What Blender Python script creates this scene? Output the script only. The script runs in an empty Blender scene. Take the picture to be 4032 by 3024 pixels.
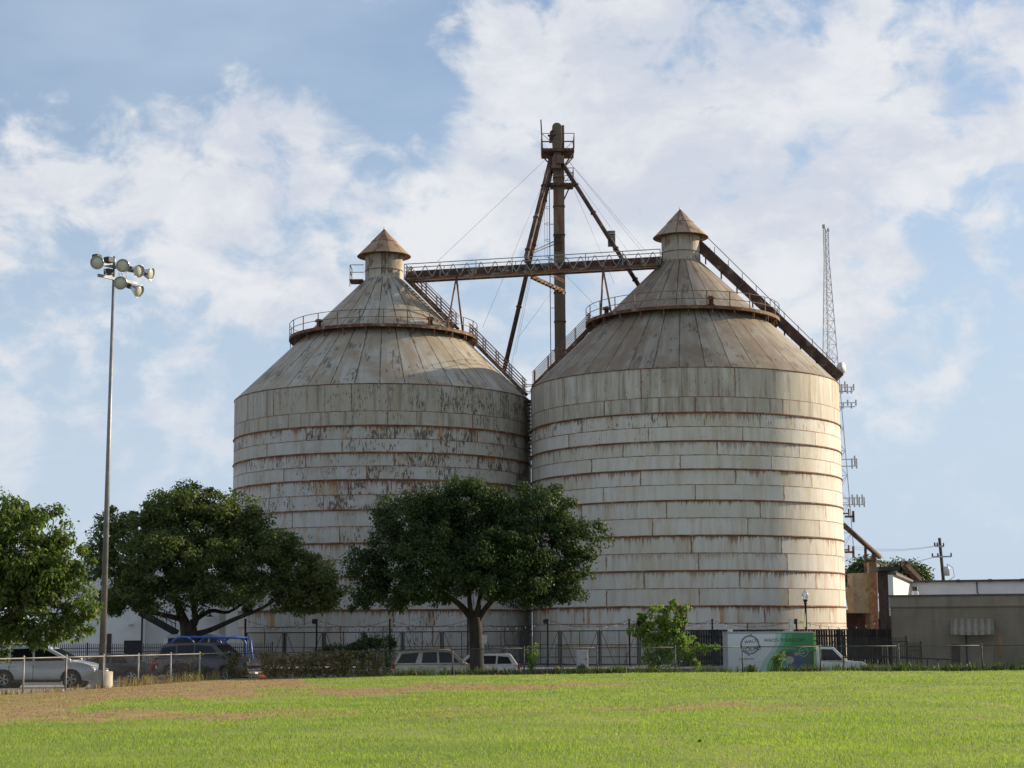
import bpy, bmesh, math, random
import numpy as np
from mathutils import Vector, Matrix
R = math.radians
random.seed(7); rng = np.random.default_rng(11)
scene = bpy.context.scene
C = scene.collection

# ------------------------------------------------------------------ camera
F = 7000.0; PITCH = R(8.016); ROLL = R(-0.329); ZC = 1.7
cp, sp = math.cos(PITCH), math.sin(PITCH)
FW = np.array([0, cp, sp]); _r = np.array([1., 0, 0]); _u = np.array([0, -sp, cp])
RT = math.cos(ROLL)*_r + math.sin(ROLL)*_u
UP = -math.sin(ROLL)*_r + math.cos(ROLL)*_u
cam_d = bpy.data.cameras.new('camera'); cam = bpy.data.objects.new('camera', cam_d); C.objects.link(cam)
cam_d.sensor_width = 36; cam_d.lens = F/4032*36; cam_d.clip_end = 5000; cam_d.clip_start = 0.5
cam.matrix_world = Matrix(((RT[0], UP[0], -FW[0], 0), (RT[1], UP[1], -FW[1], 0), (RT[2], UP[2], -FW[2], ZC), (0, 0, 0, 1)))
scene.camera = cam
scene.render.resolution_x = 1024; scene.render.resolution_y = 768

def ray(px, py): return FW + RT*(px-2016)/F + UP*(1512-py)/F
def at(px, py, Y):
    d = ray(px, py); t = Y/d[1]
    return Vector((d[0]*t, Y, ZC+d[2]*t))
def X_at(px, Y): return at(px, 2400, Y).x
def project(x, y, z):
    p = np.stack([x, y, z-ZC], -1); zz = p@FW
    return 2016+F*(p@RT)/zz, 1512-F*(p@UP)/zz

# ------------------------------------------------------------------ world, sun, exposure
SUN_AZ = R(116)          # angle from -Y (towards the camera) round to +X
SUN_EL = R(21)
SDIR = Vector((math.sin(SUN_AZ)*math.cos(SUN_EL), -math.cos(SUN_AZ)*math.cos(SUN_EL), math.sin(SUN_EL)))
SKY_STRENGTH = 0.095
SUN_STRENGTH = 5.0
EXPOSURE = 0.52
world = bpy.data.worlds.new('World'); scene.world = world; world.use_nodes = True
wt = world.node_tree; wt.nodes.clear()

class NT:
    def __init__(s, tree): s.t = tree
    def n(s, typ, **kw):
        nd = s.t.nodes.new(typ); ins = kw.pop('ins', {})
        for k, v in kw.items(): setattr(nd, k, v)
        for k, v in ins.items(): s.set(nd.inputs[k], v)
        return nd
    def set(s, sock, v):
        if isinstance(v, bpy.types.NodeSocket): s.t.links.new(v, sock)
        else: sock.default_value = v
    def math(s, op, a, b=None, c=None, clamp=False):
        nd = s.t.nodes.new('ShaderNodeMath'); nd.operation = op; nd.use_clamp = clamp
        s.set(nd.inputs[0], a)
        if b is not None: s.set(nd.inputs[1], b)
        if c is not None: s.set(nd.inputs[2], c)
        return nd.outputs[0]
    def vmath(s, op, a, b=None):
        nd = s.t.nodes.new('ShaderNodeVectorMath'); nd.operation = op
        s.set(nd.inputs[0], a)
        if b is not None: s.set(nd.inputs[1], b)
        return nd.outputs[1] if op in ('DISTANCE', 'DOT_PRODUCT', 'LENGTH') else nd.outputs[0]
    def noise(s, vec, scale, detail=4, rough=0.55, dist=0.0, dim='3D'):
        nd = s.t.nodes.new('ShaderNodeTexNoise'); nd.noise_dimensions = dim
        if vec is not None: s.set(nd.inputs['Vector'], vec)
        nd.inputs['Scale'].default_value = scale; nd.inputs['Detail'].default_value = detail
        nd.inputs['Roughness'].default_value = rough; nd.inputs['Distortion'].default_value = dist
        return nd.outputs['Fac']
    def ramp(s, fac, a, b, lo=0.0, hi=1.0, smooth=True):
        nd = s.t.nodes.new('ShaderNodeMapRange'); nd.interpolation_type = 'SMOOTHSTEP' if smooth else 'LINEAR'
        s.set(nd.inputs['Value'], fac)
        for k, v in (('From Min', a), ('From Max', b), ('To Min', lo), ('To Max', hi)): s.set(nd.inputs[k], v)
        return nd.outputs['Result']
    def mix(s, fac, a, b):
        nd = s.t.nodes.new('ShaderNodeMix'); nd.data_type = 'RGBA'
        s.set(nd.inputs[0], fac)
        for i, v in ((6, a), (7, b)):
            if isinstance(v, (tuple, list)) and len(v) == 3: v = (*v, 1)
            s.set(nd.inputs[i], v)
        return nd.outputs[2]
    def scalev(s, vec, sc):
        nd = s.t.nodes.new('ShaderNodeVectorMath'); nd.operation = 'MULTIPLY'
        s.set(nd.inputs[0], vec); nd.inputs[1].default_value = sc
        return nd.outputs[0]

W = NT(wt)
sky = W.n('ShaderNodeTexSky', sky_type='NISHITA', sun_disc=False, sun_elevation=SUN_EL,
          sun_rotation=math.atan2(SDIR.x, SDIR.y), altitude=150, air_density=1.0, dust_density=0.8, ozone_density=2.2)
tc = W.n('ShaderNodeTexCoord').outputs['Generated']
warp = W.noise(W.scalev(tc, (1, 1, 1.5)), 5.0, 3)
cv = W.scalev(tc, (1, 1, 1.75))
base = W.noise(cv, 6.5, 9, 0.60, 0.25)
fine = W.noise(W.scalev(tc, (1.0, 1.0, 1.35)), 27.0, 7, 0.58, 0.35)
def dpx(px, py):
    d = Vector(ray(px, py)).normalized(); return tuple(d)
dens = W.math('ADD', W.math('MULTIPLY', base, 0.50), W.math('MULTIPLY', fine, 0.55))
# where cloud banks and open blue gaps lie in this sky
for px, py, rad, w in [(900, 100, 0.12, -0.13), (250, 300, 0.10, -0.10), (1550, 330, 0.06, -0.10), (1650, 500, 0.035, -0.05), (250, 930, 0.04, -0.09), (350, 1650, 0.10, -0.05),
                       (780, 460, 0.055, 0.13), (1200, 490, 0.05, 0.11), (420, 720, 0.06, 0.12), (900, 780, 0.07, 0.08), (60, 700, 0.055, 0.11), (1400, 850, 0.09, 0.05), (450, 1250, 0.09, 0.05),
                       (1950, 130, 0.05, 0.05), (2500, 250, 0.10, 0.075), (3500, 150, 0.10, 0.05), (2400, 800, 0.12, 0.06), (3000, 600, 0.10, 0.055), (3900, 1600, 0.10, -0.03), (3750, 800, 0.12, 0.03), (3600, 1200, 0.10, 0.02)]:
    d = W.vmath('DISTANCE', tc, dpx(px, py))
    dens = W.math('ADD', dens, W.math('MULTIPLY', W.ramp(d, rad*1.4, rad*0.1), w))
mask = W.ramp(dens, 0.475, 0.625, 0, 1)
thin = W.ramp(W.noise(W.scalev(tc, (1, 1, 2.6)), 3.0, 5, 0.55), 0.32, 0.68, 0.20, 0.62)
sepz = W.n('ShaderNodeSeparateXYZ', ins={0: tc}).outputs[2]
mask = W.math('MULTIPLY', mask, W.ramp(sepz, 0.02, 0.19, 0.30, 1.0))
haze = W.ramp(sepz, 0.0, 0.40, 0.97, 0.20)
veil = W.math('MAXIMUM', thin, haze)
skyc = W.scalev(sky.outputs[0], (1, 1, 1))
lit = W.ramp(W.noise(W.vmath('ADD', cv, (SDIR.x*0.012, SDIR.y*0.012, 0.02)), 13.0, 8, 0.62, 0.3), 0.34, 0.66)
cloudc = W.mix(lit, (4.75, 5.05, 5.7), (6.2, 6.25, 6.4))
veiled = W.mix(veil, skyc, (4.05, 4.85, 5.9))
col = W.mix(W.math('MULTIPLY', mask, 0.92), veiled, cloudc)
bg = W.n('ShaderNodeBackground', ins={'Color': col, 'Strength': SKY_STRENGTH})
wo = W.n('ShaderNodeOutputWorld'); wt.links.new(bg.outputs[0], wo.inputs[0])

sun_d = bpy.data.lights.new('sun', 'SUN'); sun_d.energy = SUN_STRENGTH; sun_d.angle = R(0.53); sun_d.color = (1.0, 0.82, 0.58)
sun = bpy.data.objects.new('sun', sun_d); C.objects.link(sun)
sun.rotation_euler = (-SDIR).to_track_quat('-Z', 'Y').to_euler(); sun.location = (60, 60, 60)
vs = scene.view_settings; vs.view_transform = 'Standard'; vs.look = 'None'; vs.exposure = EXPOSURE; vs.gamma = 1.0; vs.use_curve_mapping = False

# ------------------------------------------------------------------ helpers
def tag(o, label, cat, group=None):
    o['label'] = label; o['category'] = cat
    if group: o['group'] = group
    return o
def struct(o): o['kind'] = 'structure'; return o
def stuff(o): o['kind'] = 'stuff'; return o
def thing(name, label, cat, loc=(0, 0, 0), rotz=0.0, group=None):
    o = bpy.data.objects.new(name, None); C.objects.link(o)
    o.empty_display_size = 0.3
    o.location = loc; o.rotation_euler = (0, 0, rotz)
    return tag(o, label, cat, group)

class MB:
    """collects shapes; build() links them as one mesh object"""
    def __init__(s): s.v = []; s.f = []; s.sm = []; s.uv = None
    def add(s, vs_, fs, smooth=False):
        k = len(s.v); s.v.extend([tuple(p) for p in vs_]); s.f.extend([tuple(i+k for i in f) for f in fs]); s.sm.extend([smooth]*len(fs)); return s
    def box(s, c, size, rot=None):
        hx, hy, hz = size[0]/2, size[1]/2, size[2]/2
        vs_ = [Vector((sx*hx, sy*hy, sz*hz)) for sx in (-1, 1) for sy in (-1, 1) for sz in (-1, 1)]
        if rot is not None: vs_ = [rot @ p for p in vs_]
        c = Vector(c)
        return s.add([p+c for p in vs_], [(0, 1, 3, 2), (4, 6, 7, 5), (0, 4, 5, 1), (2, 3, 7, 6), (0, 2, 6, 4), (1, 5, 7, 3)])
    def box2(s, a, b):
        return s.box([(a[i]+b[i])/2 for i in range(3)], [abs(b[i]-a[i]) for i in range(3)])
    def frame(s, p0, p1):
        p0, p1 = Vector(p0), Vector(p1); d = (p1-p0)
        z = d.normalized(); up = Vector((0, 0, 1)) if abs(z.z) < 0.95 else Vector((0, 1, 0))
        x = up.cross(z).normalized(); y = z.cross(x)
        return p0, p1, x, y
    def bar(s, p0, p1, w, h=None):
        h = h or w; p0, p1, x, y = s.frame(p0, p1)
        vs_ = [p+x*sx*w/2+y*sy*h/2 for p in (p0, p1) for sx, sy in ((-1, -1), (1, -1), (1, 1), (-1, 1))]
        return s.add(vs_, [(3, 2, 1, 0), (4, 5, 6, 7), (0, 1, 5, 4), (1, 2, 6, 5), (2, 3, 7, 6), (3, 0, 4, 7)])
    def tube(s, p0, p1, r0, r1=None, seg=8, cap=True):
        r1 = r0 if r1 is None else r1; p0, p1, x, y = s.frame(p0, p1)
        vs_ = []
        for p, r in ((p0, r0), (p1, r1)):
            for i in range(seg):
                a = 2*math.pi*i/seg; vs_.append(p+x*math.cos(a)*r+y*math.sin(a)*r)
        fs = [(i, (i+1) % seg, seg+(i+1) % seg, seg+i) for i in range(seg)]
        s.add(vs_, fs, True)
        if cap:
            k = len(s.v)-2*seg
            s.f += [tuple(k+i for i in reversed(range(seg))), tuple(k+seg+i for i in range(seg))]; s.sm += [False, False]
        return s
    def path(s, pts, rad, seg=8):
        pts = [Vector(p) for p in pts]; rads = rad if isinstance(rad, (list, tuple)) else [rad]*len(pts)
        vs_ = []; prevx = None
        for i, p in enumerate(pts):
            d = (pts[min(i+1, len(pts)-1)]-pts[max(i-1, 0)]).normalized()
            if prevx is None:
                up = Vector((0, 0, 1)) if abs(d.z) < 0.95 else Vector((0, 1, 0)); x = up.cross(d).normalized()
            else: x = (prevx-d*prevx.dot(d)).normalized()
            prevx = x; y = d.cross(x)
            for j in range(seg):
                a = 2*math.pi*j/seg; vs_.append(p+x*math.cos(a)*rads[i]+y*math.sin(a)*rads[i])
        fs = [(i*seg+j, i*seg+(j+1) % seg, (i+1)*seg+(j+1) % seg, (i+1)*seg+j) for i in range(len(pts)-1) for j in range(seg)]
        s.add(vs_, fs, True)
        k = len(s.v)-len(vs_)
        s.f += [tuple(k+i for i in reversed(range(seg))), tuple(k+len(vs_)-seg+i for i in range(seg))]; s.sm += [False, False]
        return s
    def lathe(s, prof, seg=24, c=(0, 0, 0), M=None, smooth=True, closed=False):
        vs_ = []
        for r, z in prof:
            for i in range(seg):
                a = 2*math.pi*i/seg; p = Vector((r*math.cos(a), r*math.sin(a), z))
                if M is not None: p = M @ p
                vs_.append(p+Vector(c))
        n = len(prof); rows = n if closed else n-1
        fs = [(i*seg+j, i*seg+(j+1) % seg, ((i+1) % n)*seg+(j+1) % seg, ((i+1) % n)*seg+j) for i in range(rows) for j in range(seg)]
        return s.add(vs_, fs, smooth)
    def prism(s, poly, d0, d1, M=None, smooth=False):
        """polygon in local xz extruded along y from d0 to d1"""
        n = len(poly); vs_ = [Vector((x, d, z)) for d in (d0, d1) for x, z in poly]
        if M is not None: vs_ = [M @ p for p in vs_]
        fs = [tuple(range(n)), tuple(reversed(range(n, 2*n)))]+[(i, i+n, (i+1) % n+n, (i+1) % n) for i in range(n)]
        return s.add(vs_, fs, smooth)
    def mesh(s, name, mat=None, origin=(0, 0, 0)):
        me = bpy.data.meshes.new(name); o = Vector(origin)
        me.from_pydata([(p[0]-o[0], p[1]-o[1], p[2]-o[2]) for p in s.v], [], s.f)
        me.polygons.foreach_set('use_smooth', s.sm)
        if mat: me.materials.append(mat)
        bm = bmesh.new(); bm.from_mesh(me); bmesh.ops.recalc_face_normals(bm, faces=bm.faces); bm.to_mesh(me); bm.free()
        me.update(); return me
    def build(s, name, mat, parent=None, local=False):
        """verts in world space unless local; children get coordinates relative to an unrotated parent"""
        org = (0, 0, 0)
        if parent is not None and not local: org = wloc(parent)
        o = bpy.data.objects.new(name, s.mesh(name, mat, org)); C.objects.link(o)
        if parent is not None: o.parent = parent
        return o
def wloc(o):
    p = Vector(o.location)
    while o.parent: o = o.parent; p = p+Vector(o.location)
    return p
def inst(name, me, parent, loc=(0, 0, 0), rotz=0.0, color=None):
    o = bpy.data.objects.new(name, me); C.objects.link(o); o.parent = parent
    o.location = loc; o.rotation_euler = (0, 0, rotz)
    if color: o.color = color
    return o
def np_mesh(name, verts, faces, mat, parent=None, smooth=False):
    """fast mesh from numpy: verts (N,3), faces (M,k) equal length"""
    me = bpy.data.meshes.new(name); M_, k = faces.shape
    me.vertices.add(len(verts)); me.vertices.foreach_set('co', np.asarray(verts, np.float32).ravel())
    me.loops.add(M_*k); me.loops.foreach_set('vertex_index', faces.astype(np.int32).ravel())
    me.polygons.add(M_); me.polygons.foreach_set('loop_start', np.arange(0, M_*k, k, dtype=np.int32))
    me.polygons.foreach_set('loop_total', np.full(M_, k, np.int32))
    me.polygons.foreach_set('use_smooth', np.full(M_, smooth))
    me.materials.append(mat); me.update(calc_edges=True)
    o = bpy.data.objects.new(name, me); C.objects.link(o)
    if parent is not None: o.parent = parent
    return o
def bevel(o, w, seg=2, ang=35):
    m = o.modifiers.new('bevel', 'BEVEL'); m.width = w; m.segments = seg; m.limit_method = 'ANGLE'; m.angle_limit = R(ang); return o
def copy_tree(o, parent=None):
    c = o.copy(); C.objects.link(c); c.parent = parent
    for ch in list(o.children): copy_tree(ch, c)
    return c

# ------------------------------------------------------------------ materials
def newmat(name):
    m = bpy.data.materials.new(name); m.use_nodes = True; m.node_tree.nodes.clear()
    t = NT(m.node_tree); out = t.n('ShaderNodeOutputMaterial'); return m, t, out
def principled(t, out, col, rough=0.6, metal=0.0, bump=None, bstr=0.3, bdist=0.02, **kw):
    b = t.n('ShaderNodeBsdfPrincipled')
    if isinstance(col, (tuple, list)) and len(col) == 3: col = (*col, 1)
    t.set(b.inputs['Base Color'], col); t.set(b.inputs['Roughness'], rough); t.set(b.inputs['Metallic'], metal)
    for k, v in kw.items(): t.set(b.inputs[k.replace('_', ' ')], v)
    if bump is not None:
        bn = t.n('ShaderNodeBump', ins={'Height': bump, 'Strength': bstr, 'Distance': bdist}); t.t.links.new(bn.outputs[0], b.inputs['Normal'])
    t.t.links.new(b.outputs[0], out.inputs[0]); return b
def geo_pos(t): return t.n('ShaderNodeNewGeometry').outputs['Position']
def mat_noise(name, c0, c1, scale=3.0, rough=0.65, metal=0.0, stretch=(1, 1, 1), lo=0.35, hi=0.65, bstr=0.2, detail=6, c2=None, sc2=11.0, **kw):
    m, t, out = newmat(name); p = t.scalev(geo_pos(t), stretch)
    n = t.noise(p, scale, detail, 0.6)
    col = t.mix(t.ramp(n, lo, hi), c0, c1)
    if c2: col = t.mix(t.ramp(t.noise(p, sc2, 5, 0.65), 0.52, 0.66), col, c2)
    principled(t, out, col, rough, metal, bump=t.noise(p, scale*4, 4), bstr=bstr, bdist=0.01, **kw); return m

def silo_mat(name, white, cream):
    m, t, out = newmat(name)
    oi = t.n('ShaderNodeObjectInfo'); rnd = oi.outputs['Random']
    sep = t.n('ShaderNodeSeparateColor', ins={0: oi.outputs['Color']}); drip, chip, grime = sep.outputs[0], sep.outputs[1], sep.outputs[2]
    oc = t.n('ShaderNodeTexCoord').outputs['Object']
    off = t.n('ShaderNodeCombineXYZ', ins={0: t.math('MULTIPLY', rnd, 37.0), 1: t.math('MULTIPLY', rnd, 91.0), 2: t.math('MULTIPLY', rnd, 53.0)}).outputs[0]
    P = t.vmath('ADD', oc, off)
    u1 = t.n('ShaderNodeUVMap', uv_map='e1').outputs[0]; u2 = t.n('ShaderNodeUVMap', uv_map='e2').outputs[0]
    s1 = t.n('ShaderNodeSeparateXYZ', ins={0: u1}); s2 = t.n('ShaderNodeSeparateXYZ', ins={0: u2})
    eu = t.math('MINIMUM', s1.outputs[0], s2.outputs[0]); ev = t.math('MINIMUM', s1.outputs[1], s2.outputs[1])
    edge = t.math('MINIMUM', eu, ev); dtop = s2.outputs[1]
    streak = t.noise(t.scalev(P, (2.2, 2.2, 0.22)), 1.0, 5, 0.6)
    patch = t.noise(P, 0.45, 3, 0.5)
    c = t.mix(t.ramp(t.math('ADD', t.math('MULTIPLY', streak, 0.6), t.math('MULTIPLY', patch, 0.4)), 0.42, 0.66), white, cream)
    c = t.mix(t.math('MULTIPLY', t.ramp(rnd, 0.6, 1.0), 0.4), c, cream)
    c = t.mix(t.math('MULTIPLY', grime, t.ramp(t.noise(t.scalev(P, (1.5, 1.5, 0.3)), 1.0, 6, 0.65), 0.22, 0.62)), c, (0.36, 0.325, 0.25))
    c = t.mix(t.math('MULTIPLY', grime, t.ramp(t.noise(t.scalev(P, (3.2, 3.2, 0.18)), 1.0, 5, 0.65), 0.47, 0.68, 0, 0.8)), c, (0.14, 0.118, 0.09))
    # pale rust wash running down the sheet
    wash = t.math('MULTIPLY', t.ramp(t.noise(t.scalev(P, (1.7, 1.7, 0.10)), 1.0, 5, 0.65), 0.50, 0.70), t.math('MULTIPLY', t.math('ADD', drip, 0.2), 0.9))
    c = t.mix(wash, c, (0.38, 0.215, 0.10))
    # drips from the ring above
    dl = t.math('MULTIPLY', t.ramp(t.noise(t.scalev(P, (6.0, 6.0, 0.10)), 1.0, 6, 0.75), 0.36, 0.72, 0.0, 1.15), t.ramp(t.noise(t.scalev(P, (.6, .6, .05)), 1.0, 3), .35, .62, .25, 1.1))
    dm = t.math('MULTIPLY', t.ramp(dtop, dl, t.math('MULTIPLY', dl, 0.25)), t.ramp(drip, 0.02, 0.5))
    c = t.mix(t.math('MULTIPLY', dm, 0.88), c, t.mix(t.noise(P, 3.0, 3), (0.29, 0.12, 0.04), (0.14, 0.055, 0.022)))
    # rust along the seams
    wob = t.noise(P, 2.6, 5, 0.7)
    em = t.ramp(edge, t.ramp(wob, 0.34, 0.70, 0.008, 0.07), 0.002)
    c = t.mix(t.math('MULTIPLY', em, t.ramp(t.noise(P, 0.8, 3), 0.28, 0.5, 0.55, 1)), c, (0.21, 0.085, 0.033))
    eb = t.math('MULTIPLY', t.ramp(eu, t.ramp(wob, 0.35, 0.7, 0.03, 0.17), 0.0), t.ramp(t.noise(P, 0.7, 2), 0.40, 0.58))
    c = t.mix(t.math('MULTIPLY', eb, 0.85), c, (0.19, 0.075, 0.03))
    # peeled paint: dark bare steel in vertical flecks
    cl = t.ramp(t.noise(P, 0.9, 4, 0.6), 0.24, 0.62)
    fl = t.noise(t.scalev(P, (11.0, 11.0, 2.6)), 1.0, 6, 0.66)
    th = t.math('SUBTRACT', 0.735, t.math('MULTIPLY', t.math('MULTIPLY', cl, chip), 0.24))
    cm = t.ramp(fl, th, t.math('ADD', th, 0.025))
    c = t.mix(t.math('MULTIPLY', cm, 0.9), c, t.mix(t.noise(P, 6.0, 2), (0.055, 0.055, 0.058), (0.12, 0.058, 0.032)))
    principled(t, out, c, 0.62, 0.0, bump=t.math('ADD', t.math('MULTIPLY', t.noise(P, 0.55, 2), 2.2), t.math('MULTIPLY', cm, -0.1)), bstr=0.35, bdist=0.03)
    return m
M_silo_a = silo_mat('silo_paint_left', (0.455, 0.455, 0.44), (0.36, 0.335, 0.27))
M_silo_b = silo_mat('silo_paint_right', (0.585, 0.57, 0.53), (0.49, 0.445, 0.345))

def cone_mat(name, c0, c1, c2, dark, amt):
    m, t, out = newmat(name)
    oi = t.n('ShaderNodeObjectInfo'); rnd = oi.outputs['Random']
    sep = t.n('ShaderNodeSeparateColor', ins={0: oi.outputs['Color']})
    oc = t.n('ShaderNodeTexCoord').outputs['Object']
    P = t.vmath('ADD', oc, t.n('ShaderNodeCombineXYZ', ins={0: t.math('MULTIPLY', rnd, 77.0), 1: t.math('MULTIPLY', rnd, 31.0), 2: 0.0}).outputs[0])
    u1 = t.n('ShaderNodeUVMap', uv_map='e1').outputs[0]; s1 = t.n('ShaderNodeSeparateXYZ', ins={0: u1})
    eu = s1.outputs[0]
    S = t.scalev(P, (0.28, 2.4, 0.28))
    c = t.mix(t.ramp(t.noise(S, 1.0, 6, 0.6), 0.36, 0.62), c0, c1)
    c = t.mix(t.ramp(t.noise(t.scalev(P, (0.25, 1.1, 0.25)), 1.0, 4, 0.55), 0.48, 0.66, 0, 0.9), c, c2)
    G = geo_pos(t)
    c = t.mix(t.ramp(t.noise(G, 0.42, 5, 0.62), 0.42, 0.62, 0, 0.85), c, c2)
    c = t.mix(t.math('MULTIPLY', sep.outputs[0], 0.3), c, c2)
    th = t.math('SUBTRACT', 0.72, t.math('MULTIPLY', t.ramp(t.noise(P, 0.7, 3), 0.38, 0.66), amt))
    fl = t.ramp(t.noise(t.scalev(P, (1.3, 7.0, 1.3)), 1.0, 7, 0.72), th, t.math('ADD', th, 0.09))
    c = t.mix(t.math('MULTIPLY', fl, 0.8), c, dark)
    em = t.ramp(eu, t.ramp(t.noise(P, 1.5, 4, 0.7), 0.34, 0.68, 0.015, 0.10), 0.003)
    c = t.mix(t.math('MULTIPLY', em, 0.9), c, (0.07, 0.04, 0.026))
    principled(t, out, c, 0.7, 0.0, bump=t.noise(P, 1.1, 3), bstr=0.3, bdist=0.03); return m
M_cone_a = cone_mat('roof_sheet_left', (0.38, 0.375, 0.34), (0.32, 0.30, 0.25), (0.28, 0.225, 0.155), (0.07, 0.058, 0.047), 0.26)
M_cone_b = cone_mat('roof_sheet_right', (0.29, 0.27, 0.225), (0.24, 0.21, 0.165), (0.185, 0.135, 0.09), (0.085, 0.073, 0.06), 0.27)
M_capw = cone_mat('turret_paint', (0.50, 0.50, 0.47), (0.40, 0.37, 0.30), (0.33, 0.27, 0.20), (0.09, 0.045, 0.028), 0.30)
M_capr = cone_mat('turret_cap_paint', (0.37, 0.34, 0.27), (0.30, 0.25, 0.18), (0.26, 0.17, 0.10), (0.15, 0.058, 0.026), 0.32)
M_rust = mat_noise('rusty_steel', (0.085, 0.038, 0.024), (0.19, 0.085, 0.042), 1.2, 0.8, 0.1, c2=(0.26, 0.24, 0.20), sc2=2.6)
M_rustd = mat_noise('dark_rusty_steel', (0.035, 0.022, 0.019), (0.095, 0.048, 0.032), 1.0, 0.8, 0.1, c2=(0.17, 0.13, 0.10), sc2=1.6)
M_ring = mat_noise('rusty_ring', (0.10, 0.042, 0.02), (0.22, 0.092, 0.038), 0.9, 0.85, c2=(0.27, 0.20, 0.13), sc2=1.3)
M_rail = mat_noise('handrail_rust', (0.16, 0.075, 0.045), (0.24, 0.15, 0.10), 1.5, 0.75, 0.1)
M_conv = mat_noise('conveyor_rust', (0.028, 0.020, 0.018), (0.085, 0.042, 0.030), 0.9, 0.8, c2=(0.30, 0.27, 0.22), sc2=2.2)
M_galv = mat_noise('galvanised_steel', (0.30, 0.31, 0.32), (0.42, 0.43, 0.44), 4.0, 0.45, 0.55)
M_galv_truss = mat_noise('truss_galvanised', (0.26, 0.255, 0.24), (0.34, 0.32, 0.29), 2.0, 0.6, 0.3, c2=(0.12, 0.06, 0.035), sc2=3.0)
M_leg = mat_noise('elevator_leg_steel', (0.11, 0.085, 0.06), (0.19, 0.155, 0.11), 0.35, 0.7, 0.1, stretch=(2, 2, 0.5), c2=(0.17, 0.07, 0.038), sc2=0.7)
M_core = mat_noise('silo_core_rust', (0.06, 0.03, 0.02), (0.10, 0.05, 0.03), 2.0, 0.9)
M_black = mat_noise('black_iron', (0.012, 0.012, 0.014), (0.022, 0.022, 0.024), 3.0, 0.55, 0.2)
M_wire = mat_noise('cable_steel', (0.10, 0.10, 0.10), (0.16, 0.16, 0.16), 3.0, 0.5, 0.5)
M_conc = mat_noise('concrete', (0.30, 0.28, 0.24), (0.42, 0.385, 0.32), 2.5, 0.85)
M_concd = mat_noise('old_concrete', (0.13, 0.125, 0.12), (0.22, 0.21, 0.195), 1.2, 0.9)
M_asph = mat_noise('asphalt', (0.055, 0.055, 0.055), (0.10, 0.098, 0.093), 0.8, 0.9)
M_gravel = mat_noise('gravel_lot', (0.19, 0.18, 0.16), (0.30, 0.28, 0.25), 3.0, 0.9)
M_soil = mat_noise('dry_soil', (0.12, 0.10, 0.07), (0.20, 0.165, 0.11), 0.3, 0.95)
M_glass = newmat('dark_glass'); principled(M_glass[1], M_glass[2], (0.010, 0.011, 0.013), 0.08, 0.0, Specular_IOR_Level=0.28); M_glass = M_glass[0]
M_tyre = mat_noise('tyre_rubber', (0.012, 0.012, 0.012), (0.025, 0.024, 0.023), 6.0, 0.85)
M_rim = mat_noise('alloy_rim', (0.38, 0.38, 0.39), (0.50, 0.50, 0.51), 5.0, 0.35, 0.7)
M_chrome = newmat('chrome'); principled(M_chrome[1], M_chrome[2], (0.75, 0.75, 0.76), 0.12, 1.0); M_chrome = M_chrome[0]
M_lens = newmat('headlight_lens'); principled(M_lens[1], M_lens[2], (0.72, 0.74, 0.76), 0.08, 0.5); M_lens = M_lens[0]
M_red = newmat('tail_light_red'); principled(M_red[1], M_red[2], (0.35, 0.012, 0.012), 0.15); M_red = M_red[0]
M_trim = mat_noise('black_plastic_trim', (0.018, 0.018, 0.019), (0.03, 0.03, 0.03), 5.0, 0.6)
def paint(name, c, metal=0.3, rough=0.35):
    m, t, out = newmat(name); p = geo_pos(t)
    col = t.mix(t.ramp(t.noise(p, 1.5, 4), 0.3, 0.75), c, tuple(v*0.82 for v in c))
    principled(t, out, col, rough, metal, Coat_Weight=0.7, Coat_Roughness=0.08); return m
def leafmat(name, c0, c1, c2, trans=0.35, rough=0.5, spec=0.35):
    m, t, out = newmat(name); g = t.n('ShaderNodeNewGeometry')
    n = t.noise(g.outputs['Position'], 0.55, 3)
    col = t.mix(t.ramp(n, 0.35, 0.65), c0, c1)
    col = t.mix(t.ramp(g.outputs['Random Per Island'], 0.55, 1.0, 0, 0.8, False), col, c2)
    b = t.n('ShaderNodeBsdfPrincipled'); t.set(b.inputs['Base Color'], col); b.inputs['Roughness'].default_value = rough; b.inputs['Specular IOR Level'].default_value = spec
    tr = t.n('ShaderNodeBsdfTranslucent'); 
    tcol = t.n('ShaderNodeMix', data_type='RGBA', blend_type='MULTIPLY', ins={0: 1.0}); t.set(tcol.inputs[6], col); tcol.inputs[7].default_value = (1.5, 1.7, 0.7, 1)
    t.t.links.new(tcol.outputs[2], tr.inputs[0])
    mx = t.n('ShaderNodeMixShader', ins={0: trans}); t.t.links.new(b.outputs[0], mx.inputs[1]); t.t.links.new(tr.outputs[0], mx.inputs[2])
    t.t.links.new(mx.outputs[0], out.inputs[0]); return m
M_leaf_oak = leafmat('oak_leaves', (0.030, 0.053, 0.019), (0.044, 0.070, 0.023), (0.070, 0.088, 0.032), 0.30, 0.55, 0.22)
M_leaf_elm = leafmat('elm_leaves', (0.072, 0.100, 0.035), (0.10, 0.125, 0.044), (0.14, 0.155, 0.06), 0.38, 0.55, 0.22)
M_leaf_maple = leafmat('maple_leaves', (0.06, 0.10, 0.022), (0.09, 0.135, 0.03), (0.155, 0.18, 0.05), 0.4)
M_leaf_bush = leafmat('mulberry_leaves', (0.11, 0.18, 0.034), (0.155, 0.225, 0.048), (0.21, 0.265, 0.075), 0.45)
M_leaf_far = leafmat('far_leaves', (0.04, 0.075, 0.03), (0.06, 0.10, 0.035), (0.09, 0.12, 0.04), 0.25)
M_weed = leafmat('weed_leaves', (0.05, 0.085, 0.022), (0.075, 0.11, 0.03), (0.12, 0.13, 0.04), 0.3)
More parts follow.
